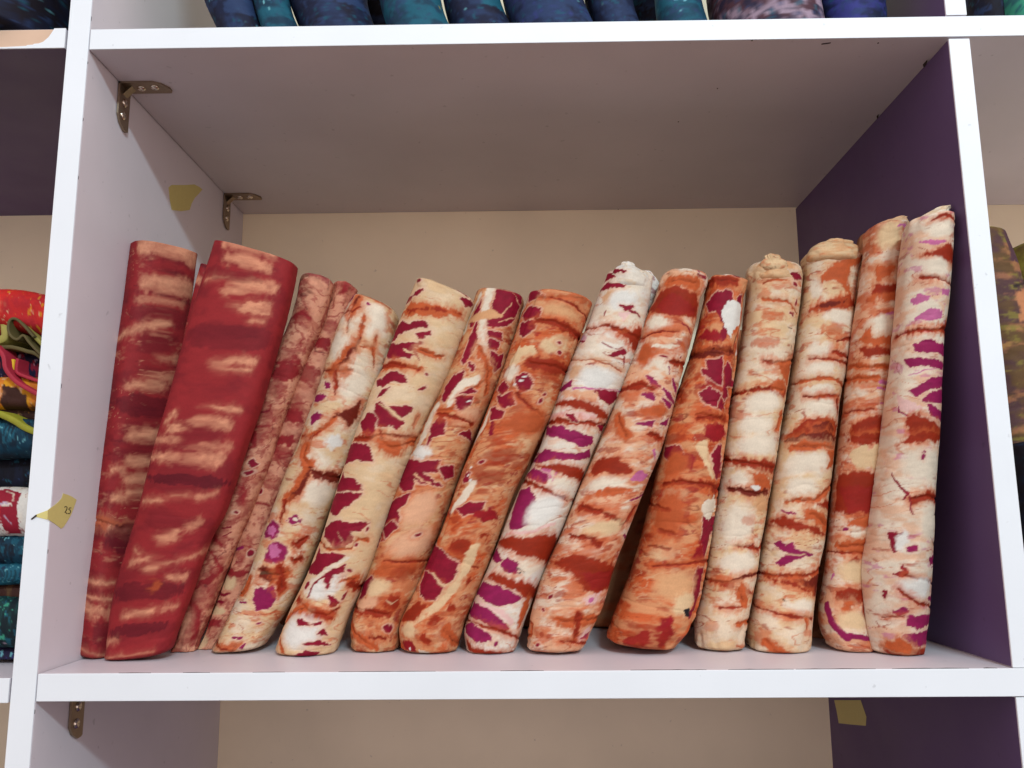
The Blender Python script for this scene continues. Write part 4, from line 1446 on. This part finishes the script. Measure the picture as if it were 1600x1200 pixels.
# loose ends at the tops
tuck(roll_10, [(1000, 470, 1024, 478), (1003, 452, 1029, 458), (1004, 438, 1028, 444), (1006, 428, 1020, 432)], 'W', [('m', 12, 9, .3, .2, .7), ('p', 10, 8, .2, .2, .4)], 'E s m | 1110,110,14 1130,140,10', 83, 0.15)
tuck(roll_10, [(954, 440, 1014, 446), (956, 428, 1014, 434), (962, 419, 1004, 424), (972, 414, 992, 416)], 'W', [('w', 14, 8, 0, .3, .6), ('c', 10, 6, .3, .2, .5)], 'E p m | 870,100 880,80 930,90 950,110', 84, 0.115)
tuck(roll_13, [(1174, 430, 1244, 436), (1178, 418, 1242, 422), (1186, 408, 1232, 411), (1196, 403, 1222, 404)], 't', [('c', 14, 8, 0, .3, .7), ('b', 10, 5, .45, .15, .5)], '', 86, 0.118, ends=1.3)
tuck(roll_13, [(1186, 414, 1230, 416), (1188, 406, 1226, 406), (1194, 401, 1214, 401)], 'c', [('o', 10, 6, .2, .3, .6), ('b', 10, 5, .35, .15, .5)], '', 87, 0.108, ends=1.3, nexp=1.9)
tuck(roll_14, [(1262, 402, 1340, 404), (1266, 391, 1340, 394), (1276, 382, 1340, 386), (1290, 378, 1332, 381)], 'c', [('t', 16, 5, 0, .25, .8), ('o', 12, 5, .35, .2, .5)], '', 88, 0.115, ends=1.3)
tuck(roll_16, [(1360, 366, 1414, 360), (1362, 354, 1415, 350), (1372, 347, 1415, 345), (1388, 343, 1414, 342)], 'p', [('c', 14, 6, 0, .3, .7)], 'X s o | 1376,352,2 1374,360,3', 89, 0.088, ends=1.6)
tuck(roll_17, [(1424, 352, 1484, 346), (1430, 342, 1485, 338), (1444, 334, 1485, 331), (1458, 328, 1485, 327)], 'w', [('c', 14, 6, 0, .3, .7)], 'X s c | 1440,336,2 1470,330,2', 90, 0.026, ends=1.4)
# a second row of cloths, added so the gaps between front rolls stay dark
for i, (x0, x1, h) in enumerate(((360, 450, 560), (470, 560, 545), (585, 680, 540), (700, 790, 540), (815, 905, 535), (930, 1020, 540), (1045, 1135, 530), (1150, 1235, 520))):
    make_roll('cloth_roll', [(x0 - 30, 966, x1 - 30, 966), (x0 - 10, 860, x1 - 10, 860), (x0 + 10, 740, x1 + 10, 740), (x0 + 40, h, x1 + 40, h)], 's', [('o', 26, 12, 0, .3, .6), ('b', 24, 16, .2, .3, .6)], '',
              'brown cloth roll added for darkness behind ' + ('the thin pink rolls', 'the orange-veined cream roll', 'the magenta-leaved roll', 'the roll with white curved stems', 'the burnt orange roll', 'the violet-striped white roll', 'the gap right of centre', 'the knotted cream roll')[i], 'cloth roll', 'cloth rolls added to darken the gaps', 100 + i, 0.30, nu=48, nv=80, back=1.0)

make_roll('inner_fold', [(262, 700, 284, 700), (281, 560, 302, 564), (299, 470, 318, 476), (312, 414, 326, 418)], 'R', RED_L, 'A s z | 620,270,30 650,270,40\nA s z.8 | 540,700,40 560,700,30\nA s q | 640,170,20 690,200,20',
          None, None, None, 2, 0.105, parent=roll_1, base=0.1, nu=40, nv=160, depth=.5, back=.8, cap=3, lump=.5, ends=.4)

# ------------------------------------------------------------------ neighbours: the shelf above
def proj_row(x, y, z):
    d = np.array([x, y, z]) - CAM
    return 600 - FPX * (d @ UP) / (d @ FW)
def upper(xl38, xl0, xr38, xr0, base_col, layers, feats, label, seed, y0, zb=None, hgt=0.34, group='dark rolls on the shelf above', drift=0.3):
    zb = ZT1 + 0.0003 if zb is None else zb
    yb = proj_row(0.45, y0, zb) - 2
    yt = proj_row(0.45, y0, zb + hgt)
    def xs(a38, a0, y):
        s = (a38 - a0) / 38.0
        return a0 + s * y if y > 0 else a0 + s * y * drift
    ys = [yb, yb * .66 + 0 * .33, 0, yt * .33, yt * .66, yt]
    sec = [(xs(xl38, xl0, y), y, xs(xr38, xr0, y), y) for y in ys]
    layers = list(layers) + [('B', 12, 9, .32, .1, .6), ('T', 10, 8, .42, .08, .6), ('C', 5, 4, .66, .06, .55)]
    return make_roll('cloth_roll', sec, base_col, layers, feats, label, 'cloth roll', group, seed, y0, base=zb, nu=56, nv=150, cap=8, lean=0.0, back=1.4)
DK = [('B', 30, 16, 0.1, 0.3, .6), ('n', 26, 20, 0.15, 0.3, .6)]
upper(338, 321, 408, 398, 'N', DK, 'X p B.8 | 366,40 370,18 385,8 398,16 405,40', 'navy roll leftmost on the shelf above, beside the grey back board', 41, 0.075)
upper(408, 398, 464, 450, 'T', [('N', 20, 14, 0.0, 0.3, .7)], 'X e C | 414,7 2,1.6\nX e C | 421,9 2,1.6\nX e C | 425,12 2,2\nX e C | 421,22 2,2.4\nX e C | 430,19 1.6,1.6\nX e C | 430,33 1,2\nX e C | 416,4 1.5,1.5',
      'slim teal roll with pale dots, second on the shelf above', 42, 0.065)
upper(466, 452, 586, 572, 'N', DK, 'X p B | 520,38 545,22 575,30 585,38', 'wide navy roll between two teal rolls on the shelf above', 43, 0.085)
upper(604, 592, 704, 690, 'T', [('N', 30, 18, 0.0, 0.3, .7)], '\n'.join('X e C | %.1f,%.1f 2.0,1.7' % (664 + 18 * math.cos(t), 0 + 10.5 * math.sin(t)) for t in (0.1, .5, .9, 1.3, 1.7, 2.1, 2.5, 2.9)) + '\n' +
      '\n'.join('X e C | %.1f,%.1f 2,2' % (664 + 9 * math.cos(t), 3.5 * math.sin(t)) for t in (.3, 1.1, 1.9, 2.7)) + '\n' + '\n'.join('X e G | %.1f,%.1f 2,2' % p for p in ((694, 19), (690, 25), (691, 32), (700, 22), (702, 29))),
      'teal roll with a ring of pale dots on the shelf above', 44, 0.06)
upper(706, 694, 797, 780, 'N', DK, 'X p T | 756,32 754,0 780,0 795,32\nX p B.6 | 735,34 745,18 755,22 756,34', 'navy roll with a bright teal wedge on the shelf above', 45, 0.07)
upper(800, 786, 926, 912, 'N', [('B', 26, 14, 0.0, 0.3, .8), ('U', 14, 9, 0.4, 0.2, .5)], 'X e U | 879,15 6,5\nX s C.8 | 914,0,1.5 920,14,2 926,28,1.5', 'blue-navy roll with a violet spot on the shelf above', 46, 0.07)
upper(928, 914, 998, 988, 'N', DK, 'X e B | 943,24 5,3', 'plain navy roll left of the dark gap on the shelf above', 47, 0.08)
upper(1030, 1024, 1106, 1094, 'T', [('N', 24, 14, 0.05, 0.3, .6)], '\n'.join('X e C | %d,%d 1.8,1.8' % p for p in ((1052, 13), (1057, 4), (1061, 10), (1062, 24), (1052, 22), (1063, 18), (1047, 8))), 'teal roll with scattered white dots right of the dark gap, shelf above', 48, 0.065)
upper(1122, 1112, 1280, 1274, 'P', [('L', 24, 14, 0.0, 0.2, .6), ('N', 26, 12, 0.2, 0.2, .8)], 'X p N | 1186,22 1192,0 1212,0 1205,22\nX p L | 1215,14 1222,0 1250,0 1255,12\nX p C.7 | 1250,14 1254,0 1274,0 1280,20\nX s n | 1218,18,3 1240,17,4 1276,17,4', 'grey and purple crumpled roll on the shelf above', 49, 0.06)
upper(1284, 1276, 1378, 1376, 'N', [('U', 24, 14, 0.0, 0.3, .8)], 'X p U | 1335,10 1336,0 1364,0 1362,8', 'royal blue roll rightmost before the divider on the shelf above', 50, 0.07)
upper(560, 548, 640, 628, 'n', DK, '', 'near-black roll added to darken the gap beside the dot-ring teal roll, shelf above', 56, 0.17)  # added dark roll, covers the lit back board in this gap
upper(985, 975, 1065, 1055, 'n', DK, '', 'near-black roll added to darken the gap between navy and teal rolls, shelf above', 57, 0.16)  # added behind the gap so that it stays dark
upper(1524, 1516, 1586, 1582, 'n', [('N', 20, 14, 0.0, 0.3, .4)], '', 'black-green roll just right of the divider on the shelf above', 51, 0.09)
upper(1580, 1574, 1680, 1672, 'E', [('T', 30, 20, 0.1, 0.3, .4)], '', 'sea green roll at the top right corner of the picture', 52, 0.06)
upper(-150, -150, 92, 96, 'n', [('N', 30, 16, 0.0, 0.3, .6)], '''
X s B | 8,0,2.6 14,12,2.4 17,24,1.6 17,33,1.2 ; 20,0,2.4 24,14,2.2 28,26,1.4 28,36,1
X s C.7 | 10,2,1 15,15,1 ; 21,2,1 26,18,1
X s U | 0,17,2 3,17,2
X e C | 42,1 2,1.2
X e C | 42,9 2.4,1.6
X e C | 45,19 2.4,1.6
X e C | 49,27 2.2,1.6
X e C.7 | 54,33 1.6,1.2
X e C.5 | 59,37 1.4,1
X s C.8 | 73,0,1.6 79,8,1.4
X s C.6 | 82,21,1.4 94,35,1.4
X e C | 86,8 1.6,1.2
X e C | 92,3 1.6,1.2
''', 'near-black cloth with blue lines and dots above the peeled shelf edge', 53, 0.05, zb=ZT1 + 0.0022, drift=0.0)

# ------------------------------------------------------------------ the bay on the right
make_roll('cloth_roll', [(1600, 1010, 1680, 1010), (1580, 850, 1658, 850), (1556, 720, 1634, 720), (1530, 600, 1616, 600), (1512, 500, 1602, 500), (1496, 430, 1584, 430), (1484, 372, 1563, 372)],
 'O', [('P', 34, 22, 0.0, 0.25, .8), ('G', 18, 9, 0.32, 0.2, .6), ('s', 26, 12, 0.3, 0.2, .5)], '''
X p P | 1550,350 1568,360 1576,420 1556,420
X s n.8 | 1560,462,4 1578,450,6 1596,470,5
X p s | 1562,470 1580,462 1598,476 1598,510 1566,515
X s n.7 | 1574,596,3 1600,588,4
X e k.8 | 1590,618 7,4
''', 'brown and plum mottled roll just right of the divider', 'cloth roll', 'rolls in the right bay', 54, 0.10, nu=72, nv=260, back=1.5)
make_roll('cloth_roll', [(1690, 1000, 1780, 1000), (1660, 800, 1750, 800), (1620, 600, 1710, 600), (1590, 470, 1680, 462), (1572, 398, 1662, 384)],
 'G', [('O', 26, 12, 0.0, 0.25, .8), ('n', 20, 10, 0.4, 0.2, .4)], '', 'olive roll behind the brown roll at the right edge', 'cloth roll', 'rolls in the right bay', 55, 0.17, nu=64, nv=200)

make_roll('cloth_roll', [(1630, 1015, 1720, 1015), (1610, 900, 1706, 900), (1594, 800, 1690, 800), (1584, 700, 1674, 698)],
 'n', [('N', 26, 12, 0.1, 0.25, .6), ('9' if '9' in PALL else 'g', 20, 10, 0.4, 0.2, .4)], '', 'short black-green roll low at the right edge, before the brown roll', 'cloth roll', 'rolls in the right bay', 58, 0.05, nu=56, nv=120)

# ------------------------------------------------------------------ the stack of folded cloths in the left bay
PALL.update({k: lin(v) for k, v in {'1': (205, 44, 40), '2': (150, 30, 50), '3': (26, 26, 56), '4': (214, 150, 30), '5': (66, 38, 32), '6': (150, 150, 40),
                                    '7': (18, 58, 78), '8': (18, 20, 32), '9': (24, 58, 60), '0': (52, 44, 84)}.items()})
def lying(yt, yb, base_col, layers, feats, label, seed, y0=0.075, sag=0, depth=1.0, xl=-150, nexp=2.4):
    ys = np.linspace(96, xl, 5)
    sec = [(x, yb + sag * max(0, (x - 20) / 60.0), x, yt + sag * max(0, (x - 20) / 60.0)) for x in ys]
    extra = {'1': 'c4', '3': 'L2', '4': '2c', '5': '4O', '7': 'CT', '8': 'BT', 'W': '22', 'T': 'CN', '9': 'ET', '0': 'UC'}.get(base_col, 'CT')
    layers = list(layers) + [(extra[1], 13, 7, .38, .08, .75), (extra[0], 7, 5, .52, .06, .7)]
    return make_roll('folded_cloth', sec, base_col, layers, feats, label, 'folded cloth', 'stack of folded cloths in the left bay', seed, y0, nu=72, nv=170, cap=4, lean=0.0, depth=depth, back=3.0, nexp=nexp, lump=1.3)
lying(452, 520, '1', [('2', 30, 30, 0.1, 0.3, .5)], 'X p p | 8,470 18,464 19,468 15,472\nX s o.6 | 0,478,14 14,480,12\nX s y.7 | 0,452,2 40,453,1.5', 'bright red cloth on top of the stack in the left bay', 61, 0.085, sag=10, depth=1.2)
lying(548, 606, '3', [('8', 20, 14, 0.1, 0.2, .5)], 'X p L | 36,570 42,572 48,588 42,590\nX e L.8 | 48,563 4,2', 'navy cloth with red and yellow folds, below the olive coil', 62, 0.095)
lying(592, 642, '4', [('o', 14, 10, 0.0, 0.25, .6), ('5', 30, 16, 0.2, 0.25, .8)], 'X p 5 | 20,606 56,620 52,646 14,646\nX p c | 0,632 8,614 15,612 14,624 4,636\nX s o | 0,624,4 8,618,4', 'yellow and orange cloth with brown shading painted at its right, in the stack', 63, 0.075)  # dark brown right part is shading painted into the dye
lying(630, 668, '5', [('8', 20, 12, 0.0, 0.3, .6)], '', 'dark brown cloth sagging above the lime edged one', 64, 0.085)
lying(656, 718, '7', [('8', 26, 14, 0.1, 0.2, .6)], '\n'.join('X s C.8 | %.1f,%.1f,3.2 %.1f,%.1f,3' % (x, 668 + abs(x - 14) * .5, x - 5, 686 + abs(x - 14) * .6) for x in (4, 9, 14, 19)) + '\n' +
      '\n'.join('X s T | %.1f,%.1f,2.6 %.1f,%.1f,2.6' % (x, 667 + (x - 14) * .35, x - 1, 678 + (x - 14) * .3) for x in (26, 31, 36, 41)) + '\n' + '\n'.join('X s C.8 | %.1f,701,2.4 %.1f,709,2.2' % (x, x - 3) for x in (4, 9, 14)),
      'dark teal cloth with cyan striped folds in the middle of the stack', 65, 0.07)
lying(712, 770, '8', [('N', 26, 12, 0.2, 0.2, .4)], '', 'black cloth above the red and white one', 66, 0.095)
lying(763, 838, 'W', [('w', 30, 16, 0.1, 0.2, .5)], '''
X p 2 | 0,772 20,766 44,770 44,790 30,784 22,782 16,788 0,778
X s w | 22,768,1.6 34,772,2 38,782,1.6
X p 1 | 10,800 18,786 20,800 18,812 12,806
X p 2 | 20,790 44,790 44,834 24,834 18,814 20,806
X s L | 17,787,4 24,785,4 30,788,2
X p 2 | 0,818 16,810 16,818 0,824
X e k | 22,832 4,3
X s L.8 | 24,806,2 34,818,3
''', 'crumpled red and white printed cloth halfway down the stack', 67, 0.075, depth=.8)
lying(834, 886, '7', [('8', 26, 8, 0.0, 0.15, .8)], '', 'dark teal-blue cloth just under the red and white one', 68, 0.08)
lying(880, 914, 'T', [('7', 26, 8, 0.2, 0.2, .6)], '\n'.join('X s g | %.1f,890,2.4 %.1f,898,2.6 %.1f,910,2.4' % (x + 3, x + 5, x) for x in (-2, 4, 10, 16, 22, 28)), 'teal cloth with curved stripes low in the stack', 69, 0.07)
lying(908, 940, '5', [('O', 26, 8, 0.2, 0.2, .6)], '', 'thin brown cloth low in the stack', 70, 0.085)
lying(934, 1010, '9', [('8', 30, 9, 0.0, 0.15, .7)], 'X e E | 6,943 9,4\nX e E.7 | 24,942 3,4\nX e E | 2,979 5,4\nX p E.8 | 8,994 20,990 22,996 14,997\nX e L.6 | 20,1003 2,3', 'dark green cloth with mint spots near the bottom of the stack', 71, 0.075, depth=.8)
lying(1004, 1058, '0', [('8', 30, 10, 0.0, 0.2, .6)], 'X e C.6 | 1,1036 3,3', 'dark purple cloth at the bottom of the stack', 72, 0.09)

def ribbon(name, px, wpx, y0, depth, mat, label, parent=None, z_only=False):
    """a sheet of cloth seen edge-on at the fold: the line px run back into the shelf, wpx thick"""
    P = np.array(px, float)
    tt = np.linspace(0, 1, 14 * len(P)); Q = catmull(P, tt)
    T = np.gradient(Q, axis=0); T /= np.linalg.norm(T, axis=1)[:, None] + 1e-9
    Nn = np.stack([-T[:, 1], T[:, 0]], -1)
    bm = bmesh.new(); rows = []
    prof = [(-.5, .10), (-.42, .03), (0, 0), (.42, .03), (.5, .10)]
    for i in range(len(Q)):
        row = []
        for (o, dy) in [(-.5, depth)] + [(a, b * wpx * .0012) for a, b in prof] + [(.5, depth)]:
            p = on_plane(*(Q[i] + Nn[i] * wpx * o), 1, y0)
            # keep the direction of travel level, into the shelf
            row.append(bm.verts.new((p[0], p[1] + dy, p[2])))
        rows.append(row)
    for a, b in zip(rows[:-1], rows[1:]):
        for k in range(len(a) - 1): bm.faces.new((a[k], a[k + 1], b[k + 1], b[k]))
    bm.faces.new(rows[0]); bm.faces.new(rows[-1][::-1])
    bmesh.ops.recalc_face_normals(bm, faces=bm.faces)
    me = bpy.data.meshes.new(name); bm.to_mesh(me); bm.free()
    for p in me.polygons: p.use_smooth = True
    o = link(name, me, mat, parent)
    if label: tag(o, label, 'folded cloth', 'stack of folded cloths in the left bay')
    return o
M_OLIVE = plain('olive_cotton', (150, 142, 70), rough=.7, var=.4, scale=60)
M_OLIVED = plain('dark_olive_cotton', (84, 74, 38), rough=.7, var=.3, scale=60)
M_CRIM = plain('crimson_cotton', (160, 34, 54), rough=.7, var=.25, scale=80)
M_YEL = plain('yellow_cotton', (222, 180, 40), rough=.7, var=.2, scale=80)
M_LIME = plain('lime_cotton', (142, 140, 34), rough=.7, var=.25, scale=90)
coil = ribbon('folded_cloth', [(-70, 500), (-20, 492), (6, 489), (22, 494), (40, 510), (62, 535), (90, 560)], 6, 0.06, 0.16, M_OLIVE, 'olive cloth rolled in a coil under the bright red one')
ribbon('coil', [(92, 574), (64, 554), (46, 536), (36, 524), (26, 530), (16, 524), (12, 512), (15, 500), (24, 498), (36, 508), (52, 526)], 4, 0.055, 0.15, M_OLIVED, None, coil)
ribbon('coil', [(-60, 540), (-20, 534), (4, 528), (6, 514), (2, 502), (-20, 500)], 12, 0.065, 0.15, M_OLIVE, None, coil)
ribbon('coil', [(90, 590), (60, 556), (40, 548), (22, 543), (10, 542), (-10, 544)], 6, 0.058, 0.14, M_OLIVED, None, coil)
red = ribbon('folded_cloth', [(-8, 540), (4, 556), (8, 576), (22, 594), (40, 606), (70, 622)], 7, 0.05, 0.10, M_CRIM, 'crimson looped fold edging the navy cloth')
ribbon('inner_fold', [(27, 560), (25, 572), (26, 582), (38, 588), (56, 594), (80, 600)], 5, 0.055, 0.10, M_CRIM, None, red)
ribbon('inner_fold', [(18, 561), (17, 574), (18, 586), (30, 597), (46, 604), (70, 612)], 8, 0.06, 0.10, M_YEL, None, red)
ribbon('folded_cloth', [(-60, 640), (-10, 645), (6, 650), (22, 658), (36, 667), (52, 674), (80, 684)], 10, 0.045, 0.14, M_LIME, 'lime green folded edge slanting across the middle of the stack')
